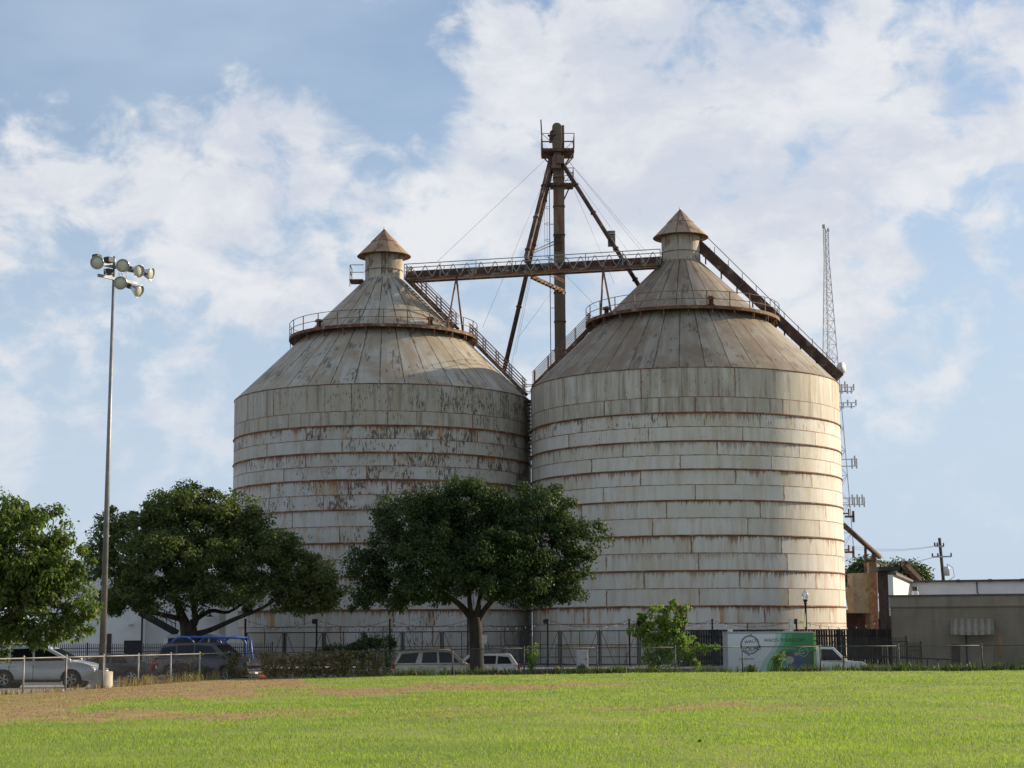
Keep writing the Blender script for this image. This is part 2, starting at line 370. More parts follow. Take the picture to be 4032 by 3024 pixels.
M_dryweed = leafmat('dry_weed', (0.17, 0.12, 0.055), (0.22, 0.165, 0.08), (0.29, 0.23, 0.12), 0.3)
M_vine = leafmat('dead_vine', (0.15, 0.11, 0.06), (0.21, 0.16, 0.09), (0.15, 0.17, 0.055), 0.25)
M_grassb = leafmat('grass_blades', (0.150, 0.225, 0.045), (0.215, 0.285, 0.060), (0.29, 0.315, 0.10), 0.52, 0.6, 0.2)
M_bark = mat_noise('bark', (0.022, 0.017, 0.014), (0.050, 0.039, 0.031), 5.0, 0.95, stretch=(1, 1, 0.25), bstr=0.8)

# ================================================================== GROUND
FENCE = [(-20.9, 50.0), (-13.94, 88.0), (34.0, 93.4)]
def fence_y(x):
    """lawn's far edge; left leg is steep"""
    x = np.asarray(x, float)
    return np.where(x < -13.94, 88+(x+13.94)*(38/6.96), 88+(x+13.94)*(5.4/47.94))
def lawn_z(x, y): return 0.2-0.005*np.asarray(y, float)+np.minimum(0, np.asarray(x, float))*0.012
def lot_z(x, y):
    x = np.asarray(x, float); y = np.asarray(y, float)
    left = -0.32-(y-70)*0.0125
    t = np.clip((x+13)/8, 0, 1); t = t*t*(3-2*t)
    return (1-t)*np.clip(left, -0.75, -0.05)+t*(-1.03)
def strip(px, py, ctrl, soft):
    c = np.array(ctrl, float)
    top = np.interp(px, c[:, 0], c[:, 1]); bot = np.interp(px, c[:, 0], c[:, 2]); st = np.interp(px, c[:, 0], c[:, 3], left=c[0, 3], right=0)
    a = np.clip((py-top+soft)/(2*soft), 0, 1); b = np.clip((bot-py+soft)/(2*soft), 0, 1)
    return a*b*st
def dirt(x, y):
    """bare, dry bands of the field (fixed patches on the ground)"""
    px, py = project(x, y, lawn_z(x, y))
    w = 6*np.sin(px*0.011+1.3)+4*np.sin(px*0.031)+3*np.sin(px*0.083+y)
    py = py+w
    d = strip(px, py, [(-900, 2600, 2930, .85), (0, 2600, 2862, .85), (250, 2600, 2815, .9), (330, 2600, 2766, 1), (700, 2600, 2752, 1), (1000, 2600, 2742, 1), (1120, 2650, 2740, 1), (1250, 2704, 2737, .95), (1600, 2699, 2729, .9), (1900, 2690, 2722, .9), (2200, 2688, 2712, .8), (2500, 2690, 2706, .55), (2900, 2692, 2700, .2)], 7)
    d = np.maximum(d, strip(px, py, [(200, 2790, 2842, .9), (700, 2798, 2836, .75), (1000, 2791, 2826, .75), (1350, 2792, 2818, .5), (1700, 2786, 2850, .42), (2100, 2780, 2835, .38), (2600, 2772, 2800, .55), (2750, 2770, 2797, .8), (3050, 2772, 2795, .65), (3500, 2780, 2796, .4), (4200, 2782, 2798, .25)], 8))
    d = np.maximum(d, strip(px, py, [(3100, 2710, 2724, .3), (3500, 2712, 2730, .4), (4200, 2700, 2716, .3)], 6))
    d = np.maximum(d, strip(px, py, [(1000, 2690, 2705, 0), (2600, 2880, 2920, .25), (3100, 2880, 2915, .2), (3600, 2900, 2910, 0)], 14))
    d = d*(1-0.85*strip(px, py, [(1030, 2716, 2732, 1), (1240, 2714, 2730, 1), (1260, 2714, 2730, 0)], 5)*(px > 1000))
    return np.clip(d, 0, 1)

def grid_mesh(name, xs, ys, zf, mat, attr=None):
    Xg, Yg = np.meshgrid(xs, ys); Zg = zf(Xg, Yg)
    v = np.stack([Xg, Yg, Zg], -1).reshape(-1, 3); nx = len(xs)
    i, j = np.meshgrid(np.arange(nx-1), np.arange(len(ys)-1)); k = (j*nx+i).ravel()
    f = np.stack([k, k+1, k+1+nx, k+nx], -1)
    o = np_mesh(name, v, f, mat, smooth=True)
    if attr is not None:
        a = o.data.attributes.new('dirt', 'FLOAT', 'POINT'); a.data.foreach_set('value', attr(Xg, Yg).ravel().astype(np.float32))
    return o
def lawn_full(x, y):
    fy = fence_y(x)+1.2
    t = np.clip((y-fy)/2.6, 0, 1); t = t*t*(3-2*t)
    return (1-t)*lawn_z(x, np.minimum(y, fy+1.5))+t*(np.minimum(lot_z(x, y), -0.35)-0.35)+0.015*np.sin(x*1.7+y*0.6)*np.cos(y*0.9)+0.03*np.sin(x*0.43+1.1)*np.sin(x*0.17+y*0.05)
m, t, out = newmat('lawn_ground'); P = geo_pos(t)
at_ = t.n('ShaderNodeAttribute', attribute_name='dirt').outputs['Fac']
n1 = t.noise(P, 0.22, 4, 0.6); n2 = t.noise(P, 1.4, 6, 0.65); n3 = t.noise(P, 9.0, 4, 0.7)
gr = t.mix(t.ramp(n1, 0.36, 0.64), (0.155, 0.215, 0.045), (0.23, 0.275, 0.062))
gr = t.mix(t.ramp(t.noise(t.scalev(P, (.5, .16, 1)), 1.0, 6, .68), 0.50, 0.70, 0, 0.8), gr, (0.32, 0.285, 0.12))
gr = t.mix(t.ramp(n3, 0.5, 0.72, 0, 0.5), gr, (0.115, 0.17, 0.036))
di = t.mix(t.ramp(n2, 0.35, 0.65), (0.34, 0.245, 0.12), (0.25, 0.16, 0.08))
di = t.mix(t.ramp(n3, 0.52, 0.70, 0, 0.55), di, (0.38, 0.33, 0.17))
dm = t.ramp(t.math('ADD', at_, t.math('MULTIPLY', t.math('SUBTRACT', t.noise(t.scalev(P, (1, .35, 1)), 0.9, 7, 0.72), 0.5), 1.5)), 0.30, 0.70)
principled(t, out, t.mix(dm, gr, di), 0.95, bump=n3, bstr=0.6, bdist=0.03, Specular_IOR_Level=0.1)
M_lawn = m
lawn = struct(grid_mesh('lawn', np.arange(-60, 62, 0.6), np.arange(-12, 97.5, 0.6), lawn_full, M_lawn, dirt))
ground = struct(grid_mesh('ground', np.linspace(-2600, 2600, 27), np.linspace(-600, 3600, 22), lambda x, y: np.full_like(x, -1.6), M_soil))
lot = struct(grid_mesh('parking_lot', np.concatenate([np.arange(-70, -4.9, 0.65), [-4.6]]), np.arange(50, 152, 1.0), lambda x, y: np.where(y < fence_y(x)+1.6, -0.95, lot_z(x, y)), M_gravel))
street = struct(grid_mesh('road', np.linspace(-4.6, 70, 20), np.linspace(90, 101.8, 6), lambda x, y: np.full_like(x, -1.03), M_asph))
mb = MB(); mb.box2((-9.5, 101.8, -1.5), (60, 180, -0.25)); pad = struct(mb.build('pavement', M_concd)); bevel(pad, 0.03)

# grass blades: one object nobody could count
def grass_blades():
    segs = [(17.5, 27, 560, .042, .0075), (27, 40, 260, .046, .010), (40, 58, 95, .048, .016), (58, 93, 30, .05, .026)]
    V = []
    for y0, y1, den, hgt, wid in segs:
        half = lambda y: 0.315*y+2.5
        area = (half(y0)+half(y1))*(y1-y0); n = int(area*den)
        y = y0+(y1-y0)*rng.random(n); x = (rng.random(n)*2-1)*half(y)
        d = dirt(x, y)
        clump = 0.5+0.5*np.sin(x*1.3+2*np.sin(y*0.35))*np.sin(y*0.8+1.5*np.sin(x*0.6)); clump2 = np.sin(x*0.31+1.1*np.sin(y*.13))*np.sin(y*0.23+0.7)
        ok = (y < fence_y(x)-0.25) & (rng.random(n) > d**1.3*0.93) & (rng.random(n) < 0.60+0.22*clump+0.25*clump2)
        x, y, clump = x[ok], y[ok], clump[ok]; n = len(x)
        z = lawn_full(x, y)-0.005
        h = hgt*(0.55+0.9*rng.random(n))*(0.75+0.5*clump); w = wid*(0.7+0.6*rng.random(n))
        a = rng.random(n)*2*np.pi; l = h*(0.2+0.9*rng.random(n)); b = rng.random(n)*2*np.pi
        p = np.stack([x, y, z], -1); s = np.stack([np.cos(a), np.sin(a), 0*a], -1)*w[:, None]/2
        lean = np.stack([np.cos(b)*l, np.sin(b)*l, h], -1)
        mid = p+lean*np.array([0.35, 0.35, 0.62])
        V.append(np.stack([p-s, p+s, mid+s*0.8, mid-s*0.8, p+lean], 1))
    V = np.concatenate(V); n = len(V); k = np.arange(n)*5
    f = np.concatenate([np.stack([k, k+1, k+2], -1), np.stack([k, k+2, k+3], -1), np.stack([k+3, k+2, k+4], -1)])
    return np_mesh('grass', V.reshape(-1, 3), f, M_grassb)
def straw_tufts():
    n = 60000; y = 24+67*rng.random(n)**.8; x = (rng.random(n)*2-1)*(0.315*y+2); d = dirt(x, y); ok = (rng.random(n) < d*.75) & (y < fence_y(x)-.2); x, y = x[ok], y[ok]; n = len(x)
    p = np.stack([x, y, lawn_full(x, y)-.004], -1); a = rng.random(n)*6.28; b = rng.random(n)*6.28; h = .02+.05*rng.random(n); w = .012+.02*rng.random(n); l = h*(.5+1.2*rng.random(n))
    s_ = np.stack([np.cos(a), np.sin(a), 0*a], -1)*w[:, None]/2; ln_ = np.stack([np.cos(b)*l, np.sin(b)*l, h], -1)
    V = np.stack([p-s_, p+s_, p+ln_], 1).reshape(-1, 3); k = np.arange(n)*3
    return np_mesh('dry_grass', V, np.stack([k, k+1, k+2], -1), M_dryweed)
tag(stuff(straw_tufts()), 'flattened dry straw grass on the bare dirt bands of the field', 'dry grass')
g_ = stuff(grass_blades()); tag(g_, 'short sunlit yellow green grass over the open field', 'grass')

# ================================================================== SILOS
def split_front(vs_, fs, nf):
    """give the first nf (outer) faces vertices of their own so that edges stay crisp"""
    k = len(vs_); used = sorted({i for f in fs[nf:] for i in f}); mp = {i: k+j for j, i in enumerate(used)}
    return list(vs_)+[vs_[i] for i in used], fs[:nf]+[tuple(mp[i] for i in f) for f in fs[nf:]]
def curved_plate(Rr, ang, h, th=0.02, gap=0.012, seg=7):
    """outer face centred on +x, base at z=0, edge-distance uv layers"""
    a0, a1 = -ang/2+gap/Rr/2, ang/2-gap/Rr/2; z0, z1 = gap/2, h-gap/2
    me = bpy.data.meshes.new('shell_plate'); vs_ = []; fs = []
    A = np.linspace(a0, a1, seg+1)
    for r in (Rr, Rr-th):
        for z in (z0, z1):
            for a in A: vs_.append((r*math.cos(a), r*math.sin(a), z))
    n = seg+1
    for i in range(seg): fs.append((i, i+1, n+i+1, n+i))
    for i in range(seg):
        fs.append((n+i, n+i+1, 3*n+i+1, 3*n+i)); fs.append((i+1, i, 2*n+i, 2*n+i+1))
    fs.append((0, n, 3*n, 2*n)); fs.append((n-1, 2*n+n-1, 3*n+n-1, n+n-1))
    vs_, fs = split_front(vs_, fs, seg)
    me.from_pydata(vs_, [], fs)
    e1 = me.uv_layers.new(name='e1'); e2 = me.uv_layers.new(name='e2'); Wd = (a1-a0)*Rr
    for p in me.polygons:
        p.use_smooth = p.index < seg
        for li in p.loop_indices:
            v = me.vertices[me.loops[li].vertex_index].co; u = (math.atan2(v.y, v.x)-a0)*Rr
            e1.data[li].uv = (u, v.z-z0); e2.data[li].uv = (Wd-u, z1-v.z)
    return me
def cone_sheet(r0, z0, r1, z1, ang, th=0.03, gap=0.02, seg=3):
    """conical roof sheet centred on +x from (r0,z0) up to (r1,z1)"""
    me = bpy.data.meshes.new('roof_sheet'); vs_ = []; fs = []
    rows = 6; L = math.hypot(r0-r1, z1-z0); nz, nr = (r0-r1)/L, (z1-z0)/L
    for lay in (0, -th):
        for i in range(rows+1):
            f = i/rows; r = r0+(r1-r0)*f; z = z0+(z1-z0)*f
            ha = max(ang/2-gap/2/max(r, .05), ang*0.2)
            for j in range(seg+1):
                a = -ha+2*ha*j/seg; rr = r+lay*nr; vs_.append((rr*math.cos(a), rr*math.sin(a), z+lay*nz))
    n = seg+1; off = (rows+1)*n
    for i in range(rows):
        for j in range(seg): fs.append((i*n+j, i*n+j+1, (i+1)*n+j+1, (i+1)*n+j))
    top = len(fs)
    for i in range(rows):
        fs.append((i*n, (i+1)*n, off+(i+1)*n, off+i*n)); fs.append((i*n+seg, off+i*n+seg, off+(i+1)*n+seg, (i+1)*n+seg))
    for j in range(seg): fs.append((j+1, j, off+j, off+j+1)); fs.append((rows*n+j, rows*n+j+1, off+rows*n+j+1, off+rows*n+j))
    vs_, fs = split_front(vs_, fs, top)
    me.from_pydata(vs_, [], fs)
    e1 = me.uv_layers.new(name='e1')
    for p in me.polygons:
        p.use_smooth = p.index < top
        for li in p.loop_indices:
            v = me.vertices[me.loops[li].vertex_index].co; r = math.hypot(v.x, v.y); a = math.atan2(v.y, v.x)
            e1.data[li].uv = (max(0, (ang/2-abs(a))*r), 0)
    return me
def ring_mesh(name, prof, mat, seg=96): return MB().lathe(prof, seg, closed=True, smooth=False).mesh(name, mat)
def arc_pts(c, r, z, a0, a1, n): return [Vector((c[0]+r*math.cos(a0+(a1-a0)*i/n), c[1]+r*math.sin(a0+(a1-a0)*i/n), z)) for i in range(n+1)]

ZB = -0.25
def build_silo(label, cx, cy, Rr, eave, rings, seam1, tb, cap_z, apex, MS, MC, chipf, dripf, offs, deckz, rail_gap):
    t = thing('grain_silo', label, 'silo', (cx, cy, ZB))
    # course boundaries
    zs = [eave, seam1, rings[0]]
    for i in range(6): zs += [(rings[i]+rings[i+1])/2, rings[i+1]]
    low = rings[-1]; zs += [low-1.09, low-2.4, ZB]
    core = MB(); core.lathe([(Rr-0.03, ZB), (Rr-0.03, eave)], 96).lathe([(Rr-0.05, eave-0.02), (1.3, tb-0.1)], 96); inst('inner_shell', core.mesh('inner_shell', M_core), t, (0, 0, -ZB))
    N = 11; ang = 2*math.pi/N; cache = {}
    facing = math.atan2(-cy, -cx)
    for ci in range(len(zs)-1):
        h = zs[ci]-zs[ci+1]; key = round(h, 3)
        if key not in cache:
            cache[key] = curved_plate(Rr, ang, h); cache[key].materials.append(MS)
        below_ring = ci in (2, 4, 6, 8, 10, 12, 14)
        for k in range(N):
            a = facing+(k+offs[ci % len(offs)])*ang
            d = (dripf[ci//2] if below_ring else dripf[min(ci//2, 7)]*0.25)*random.uniform(0.25, 1.15)
            ch = min(1.25, chipf(ci, math.atan2(math.sin(a-facing), math.cos(a-facing)))*random.uniform(0.65, 1.2))
            gm = (random.uniform(.75, 1.0) if ci < 2 else random.uniform(0.0, .22))
            inst('shell_plate', cache[key], t, (0, 0, zs[ci+1]-ZB), a, (min(1, d), ch, gm, 1))
    # stiffening rings: an angle iron each
    for z in rings:
        me = ring_mesh('stiffener_ring', [(Rr-0.01, z-0.045), (Rr+0.07, z-0.045), (Rr+0.075, z+0.0), (Rr+0.02, z+0.01), (Rr+0.012, z+0.05), (Rr-0.01, z+0.05)], M_ring)
        inst('stiffener_ring', me, t, (0, 0, -ZB))
    me = ring_mesh('eave_lip', [(Rr-0.02, eave-0.03), (Rr+0.03, eave-0.03), (Rr+0.035, eave+0.02), (Rr-0.02, eave+0.035)], M_ring); inst('eave_lip', me, t, (0, 0, -ZB))
    # cone roof in two tiers of sheets
    rd = Rr-(Rr-1.38)*(deckz-eave)/(tb-eave)
    nl = 40; al = 2*math.pi/nl; ml = cone_sheet(Rr+0.02, eave+0.02, rd, deckz, al); ml.materials.append(MC)
    for k in range(nl): inst('roof_sheet', ml, t, (0, 0, -ZB), facing+(k+.35)*al, (random.choice([0, 0, .25, .6, .9]), 0, 0, 1))
    nu = 26; au = 2*math.pi/nu; mu = cone_sheet(rd-0.03, deckz+0.03, 1.40, tb, au); mu.materials.append(MC)
    for k in range(nu): inst('roof_sheet', mu, t, (0, 0, -ZB), facing+(k+.2)*au, (random.choice([0, 0, .2, .5]), 0, 0, 1))
    # turret: eight curved sheets, conical cap of twelve, finial
    hm = cap_z-tb+0.15; tm = curved_plate(1.38, 2*math.pi/8, hm, 0.03, 0.01, 5); tm.materials.append(M_capw)
    for k in range(8): inst('turret_sheet', tm, t, (0, 0, tb-0.05-ZB), facing+(k+.3)*math.pi/4, (random.choice([0, .3]), 0, 0, 1))
    me = ring_mesh('turret_band', [(1.37, tb+0.62), (1.41, tb+0.62), (1.41, tb+0.67), (1.37, tb+0.67)], M_rust, 40); inst('turret_band', me, t, (0, 0, -ZB))
    cm1 = cone_sheet(1.99, cap_z-0.05, 0.95, cap_z+0.5*(apex-cap_z), math.pi/6, 0.02, 0.01); cm1.materials.append(M_capr)
    cm2 = cone_sheet(0.98, cap_z+0.5*(apex-cap_z)+0.01, 0.03, apex, math.pi/6, 0.02, 0.0); cm2.materials.append(M_capr)
    for k in range(12):
        inst('cap_sheet', cm1, t, (0, 0, -ZB), k*math.pi/6, (random.choice([0, .3, .8]), 0, 0, 1)); inst('cap_sheet', cm2, t, (0, 0, -ZB), k*math.pi/6, (random.choice([.2, .6, 1]), 0, 0, 1))
    mb = MB(); mb.lathe([(1.36, cap_z-0.06), (1.97, cap_z-0.07)], 40); inst('cap_soffit', mb.mesh('cap_soffit', M_rust), t, (0, 0, -ZB))
    mb = MB(); mb.lathe([(0.001, apex-0.08), (0.06, apex-0.06), (0.05, apex+0.06), (0.015, apex+0.16), (0.001, apex+0.18)], 10); inst('finial', mb.mesh('finial', M_galv), t, (0, 0, -ZB))
    # ring walkway: deck, kick plate, brackets, railing
    ro = rd+0.93
    me = ring_mesh('walkway_deck', [(rd-0.05, deckz-0.06), (ro, deckz-0.06), (ro, deckz), (rd-0.05, deckz)], M_rust); dk = inst('walkway_deck', me, t, (0, 0, -ZB))
    me = ring_mesh('kick_plate', [(ro-0.015, deckz-0.16), (ro+0.03, deckz-0.16), (ro+0.03, deckz+0.06), (ro-0.015, deckz+0.06)], M_rust); inst('kick_plate', me, dk)
    npst = 20
    rl = MB(); c0 = (0, 0)
    for h_ in (0.52, 1.05):
        rl.path(arc_pts(c0, ro-0.01, deckz+h_, facing+rail_gap[0], facing+rail_gap[1], 72), 0.024, 6)
    rail = inst('walkway_railing', rl.mesh('walkway_railing', M_rail), t, (0, 0, -ZB))
    pm = MB().bar((ro-0.01, 0, deckz), (ro-0.01, 0, deckz+1.05), 0.05).mesh('rail_post', M_rail)
    bm_ = MB().bar((ro-0.06, 0, deckz-0.06), (ro-0.35, 0, deckz-0.75), 0.05).bar((ro-0.03, 0, deckz-0.08), (ro-0.03, 0, deckz-0.55), 0.04).mesh('deck_bracket', M_rust)
    for k in range(npst):
        a = facing+rail_gap[0]+(rail_gap[1]-rail_gap[0])*k/(npst-1)
        inst('rail_post', pm, rail, (0, 0, 0), a); inst('deck_bracket', bm_, t, (0, 0, -ZB), a+0.06)
    # roof vents standing by the walkway
    for da in ((-0.95, 0.62) if cx < 0 else (-1.2, 0.36)):
        a = facing+da; p = (math.cos(a)*(rd-0.25), math.sin(a)*(rd-0.25))
        v = MB(); v.lathe([(0.16, deckz-0.1), (0.16, deckz+0.75), (0.30, deckz+0.75), (0.30, deckz+0.80), (0.19, deckz+0.92), (0.001, deckz+0.95)], 14, (p[0], p[1], 0)).lathe([(0.16, deckz+0.3), (0.27, deckz+0.3), (0.27, deckz+0.34), (0.16, deckz+0.34)], 14, (p[0], p[1], 0), closed=True)
        inst('roof_vent', v.mesh('roof_vent', M_rust), t, (0, 0, -ZB))
    return t, rd, ro

def chip_left(ci, a): 
    base = {0: 1.0, 1: .85, 2: 1.3, 3: 1.05, 4: 1.1, 5: 1.0, 6: 1.1, 7: 1.3, 8: 1.0}.get(ci, .8)
    return base*(0.75+0.35*(math.sin(a) > -0.2))
def chip_right(ci, a):
    base = {0: .55, 1: .45, 2: .75, 3: .5, 4: .5, 5: .4, 6: .35, 7: .42}.get(ci, .30)
    return base*(1.0 if abs(a) < 1.0 else 0.8)
OFF = [0.15, 0.55, 0.62, 0.05, 0.62, 0.32, 0.12, 0.84, 0.45, 0.03, 0.6, 0.3]
LC = (-9.36, 128.23); RC = (12.12, 124.45)
siloL, rdL, roL = build_silo('peeling dull white grain silo flecked with dark flakes, a stair climbing its roof', *LC, 10.71, 18.35,
    [15.54, 13.73, 11.92, 9.92, 7.73, 5.53, 3.34], 16.5, 27.50, 29.32, 31.35, M_silo_a, M_cone_a, chip_left,
    [.35, .8, .75, .8, .8, .9, .95, .95, .8], OFF, 23.05, (-2.45, 2.2))
siloR, rdR, roR = build_silo('whiter grain silo with rust drips under its rings and a brown chute on its roof', *RC, 10.8, 18.75,
    [15.80, 13.95, 12.13, 10.13, 7.89, 5.65, 3.41], 16.81, 27.90, 29.75, 31.80, M_silo_b, M_cone_b, chip_right,
    [.2, .5, .35, .4, .6, .95, .95, .95, .7], OFF[3:]+OFF[:3], 23.50, (-2.2, 2.45))

def stair(parent, p0, p1, side, name='roof_stair', width=0.75, rails=4, post_n=5):
    """inclined stair from p0 up to p1: stringers, treads, railing"""
    p0, p1 = Vector(p0), Vector(p1); d = p1-p0; sd = Vector(side).normalized()*width/2
    s = MB(); s.bar(p0+sd, p1+sd, 0.05, 0.22).bar(p0-sd, p1-sd, 0.05, 0.22); o = s.build(name, M_rust, parent)
    n = max(4, int(abs(d.z)/0.24)); tm = None
    for i in range(n):
        q = p0+d*((i+.5)/n); tb = MB().box((0, 0, 0), (1, 1, 1))
        if tm is None:
            hd = Vector((d.x, d.y, 0)).normalized(); s1 = sd*0.97; w = hd*0.14
            tb = MB().add([-s1-w, s1-w, s1+w, -s1+w, -s1-w+Vector((0, 0, .03)), s1-w+Vector((0, 0, .03)), s1+w+Vector((0, 0, .03)), -s1+w+Vector((0, 0, .03))],
                          [(3, 2, 1, 0), (4, 5, 6, 7), (0, 1, 5, 4), (1, 2, 6, 5), (2, 3, 7, 6), (3, 0, 4, 7)])
            tm = tb.mesh('tread', M_rustd)
        inst('tread', tm, o, q-wloc(parent))
    for sg in (1, -1):
        r = MB()
        for k in range(rails): r.bar(p0+sd*sg+Vector((0, 0, 0.30+0.75*k/(rails-1))), p1+sd*sg+Vector((0, 0, 0.30+0.75*k/(rails-1))), 0.04)
        for k in range(post_n):
            q = p0+d*((k+.15)/(post_n-.7)) if post_n > 1 else p0
            if k/(post_n-.7) > 1: continue
            for dd in (0, 0.09): r.bar(q+sd*sg+d.normalized()*dd, q+sd*sg+d.normalized()*dd+Vector((0, 0, 1.06)), 0.045)
        r.build('stair_railing', M_rail, o)
    return o
def cone_pt(c, Rr, eave, tb, r, a, up=0.25):
    z = eave+(Rr-r)/(Rr-1.38)*(tb-eave)
    return Vector((c[0]+r*math.cos(a), c[1]+r*math.sin(a), z+up))
# left silo: lower flight on its right flank, upper flight to the turret
aL = R(-12)
perp = (-math.sin(aL), math.cos(aL), 0)
stair(siloL, cone_pt(LC, 10.71, 18.35, 27.5, 10.6, aL, 0.2), cone_pt(LC, 10.71, 18.35, 27.5, rdL+0.55, aL, 0.45), perp)
aU = R(-22)
stair(siloL, cone_pt(LC, 10.71, 18.35, 27.5, rdL-0.1, aU, 0.35), cone_pt(LC, 10.71, 18.35, 27.5, 1.9, aU, 0.45), (-math.sin(aU), math.cos(aU), 0), post_n=4)
aRt = R(180-2)
stair(siloR, cone_pt(RC, 10.8, 18.75, 27.9, 10.7, aRt, 0.15), cone_pt(RC, 10.8, 18.75, 27.9, rdR+0.6, aRt, 0.35), (-math.sin(aRt), math.cos(aRt), 0))
# landing between the silos
pa = cone_pt(LC, 10.71, 18.35, 27.5, 10.75, aL, 0.1); pb = cone_pt(RC, 10.8, 18.75, 27.9, 10.75, aRt, 0.1)
ln = thing('link_landing', 'small railed landing bridging the gap between the two silo roofs', 'landing', (pa+pb)/2)
s = MB(); s.box((pa+pb)/2+Vector((0, 0, -0.55)), ((pb-pa).length+0.9, 0.95, 0.1)); s.build('landing_deck', M_rustd, ln)
for yy in (-0.42, 0.42):
    s = MB(); m0 = (pa+pb)/2
    for h_ in (0.1, 0.6): s.bar(m0+Vector((-0.42, yy, h_)), m0+Vector((0.42, yy, h_)), 0.045)
    for xx in (-0.42, 0.42): s.bar(m0+Vector((xx, yy, -0.5)), m0+Vector((xx, yy, 0.6)), 0.05)
    s.build('landing_railing', M_rail, ln)
s = MB()
for k in range(14): s.box((ln.location.x+0.0, ln.location.y-0.2, ln.location.z-0.85-k*0.28), (0.5, 0.5, 0.04))
s.bar(ln.location+Vector((-.2, -.42, -.5)), ln.location+Vector((-.2, -.42, -5)), .04).bar(ln.location+Vector((.2, -.42, -.5)), ln.location+Vector((.2, -.42, -5)), .04)
s.build('gap_ladder', M_rustd, ln)
# cantilever platform on left side of the left turret
s = MB(); tz = 27.35; lx, ly = LC
s.box((lx-1.95, ly-0.3, tz), (1.0, 1.6, 0.08)); pf = s.build('turret_platform', M_rust, siloL)
s = MB()
for h_ in (0.55, 1.1): s.bar((lx-2.4, ly-1.05, tz+h_), (lx-1.4, ly-1.05, tz+h_), .045).bar((lx-2.4, ly-1.05, tz+h_), (lx-2.4, ly+.45, tz+h_), .045)
s.bar((lx-2.4, ly-1.05, tz-.5), (lx-2.4, ly-1.05, tz+1.1), .05).bar((lx-2.4, ly+.45, tz), (lx-2.4, ly+.45, tz+1.1), .05); s.build('platform_railing', M_rail, pf)

# ---- brown enclosed chute down the right silo's roof
p0 = cone_pt(RC, 10.8, 18.75, 27.9, 1.2, R(-6), 1.15); p1 = cone_pt(RC, 10.8, 18.75, 27.9, 10.95, R(-6), 0.75)
ch = thing('roof_chute', 'dark brown enclosed conveyor chute sloping down the right silo roof to the eave', 'chute', p1)
s = MB(); s.bar(p0, p1, 0.7, 0.62); s.build('chute_casing', M_rustd, ch)
s = MB(); dd = (p1-p0).normalized(); nrm = Vector((-dd.z*math.cos(R(-6))*-1, 0, math.hypot(dd.x, dd.y)))
for k in range(8):
    q = p0+(p1-p0)*(k+.5)/8; s = MB(); s.bar(q-dd*0.03, q+dd*0.03, 0.76, 0.68); s.build('casing_flange', M_rust, ch)
s = MB(); up = Vector((0, 0, 1))
a0_ = p0+Vector((0.25, 0.0, 0.2))
s.bar(a0_+up*0.75, p1+up*0.72-dd*.5, 0.045)
for k in range(10):
    q = p0+(p1-p0)*(k+.25)/10.2; s.bar(q+up*0.2, q+up*0.97, 0.04)
s.build('chute_handrail', M_rail, ch)
for k in range(9):
    q = p0+(p1-p0)*(k+.5)/9; s = MB(); s.bar(q-up*0.1, q-up*0.95, 0.09); s.build('chute_support', M_rustd, ch)

# ================================================================== CATWALK between the turrets
A = at(1592, 1099, 126.6); B = at(2600, 1041, 122.9)
cw = thing('conveyor_catwalk', 'rusty conveyor catwalk with zigzag truss railing joining the two silo turrets', 'catwalk', (A+B)/2)
d = (B-A); L_ = d.length; dn = d.normalized(); hv = Vector((-dn.y, dn.x, 0)).normalized()   # away from the camera
up = Vector((0, 0, 1)); wdt = 1.25
for o_ in (0, wdt): s = MB(); s.bar(A+hv*o_, B+hv*o_, 0.10, 0.14); s.build('bottom_chord', M_rust, cw)
s = MB(); s.bar(A+hv*wdt*.42+up*0.03, B+hv*wdt*.42+up*0.03, 0.7, 0.05); s.build('walkway_grating', M_galv_truss, cw)
s = MB(); s.bar(A+hv*(wdt*.6)+up*0.43, B+hv*(wdt*.6)+up*0.43, 0.5, 0.48); s.build('conveyor_casing', M_conv, cw)
s = MB(); n = 26
for k in range(n+1):
    q = A+hv*(wdt*.6)+up*0.43+d*k/n
    if k % 3 == 0: s = MB(); s.bar(q-dn*.03, q+dn*.03, 0.55, 0.53); s.build('casing_flange', M_rust, cw)
for off_, nm in ((0.0, 'near'), (wdt, 'far')):
    s = MB(); s.bar(A+hv*off_+up*1.1, B+hv*off_+up*1.1, 0.055); s.bar(A+hv*off_+up*0.82, B+hv*off_+up*0.82, 0.045); s.build('top_rail', M_galv_truss if nm == 'near' else M_rail, cw)
nb = 18
for k in range(nb):
    q0 = A+d*k/nb; q1 = A+d*(k+.5)/nb; q2 = A+d*(k+1)/nb
    s = MB(); s.bar(q0+up*.06, q1+up*0.92, 0.05); s.bar(q1+up*0.92, q2+up*.06, 0.05); s.build('truss_brace', M_galv_truss, cw)
for k in range(8):
    q = A+d*k/7; s = MB(); s.bar(q+up*.0, q+up*1.12, 0.055); s.build('rail_post', M_galv_truss, cw)
    s = MB(); s.bar(q+hv*wdt, q+hv*wdt+up*1.12, 0.05); s.build('rail_post', M_rail, cw)
# A-frame struts standing on the cones
for px0, px1, px2, c_, Rr, ev, tb_, in ((1798, 1758, 1822, LC, 10.71, 18.35, 27.5), (2377, 2365, 2408, RC, 10.8, 18.75, 27.9)):
    f0 = (px0-1592)/(2600-1592); top = A+d*f0+hv*.3
    for pxb in (px1, px2):
        ang_ = -0.30 if c_ is LC else math.pi+0.12
        py_ = {1758: 1310, 1822: 1306, 2365: 1254, 2408: 1240}[pxb]; yy = {1758: 123.4, 1822: 125.6, 2365: 122.6, 2408: 121.6}[pxb]
        ft = at(pxb, py_, yy)
        s = MB(); s.tube(top, ft, 0.07, 0.07, 8); s.build('support_strut', M_rail, cw)

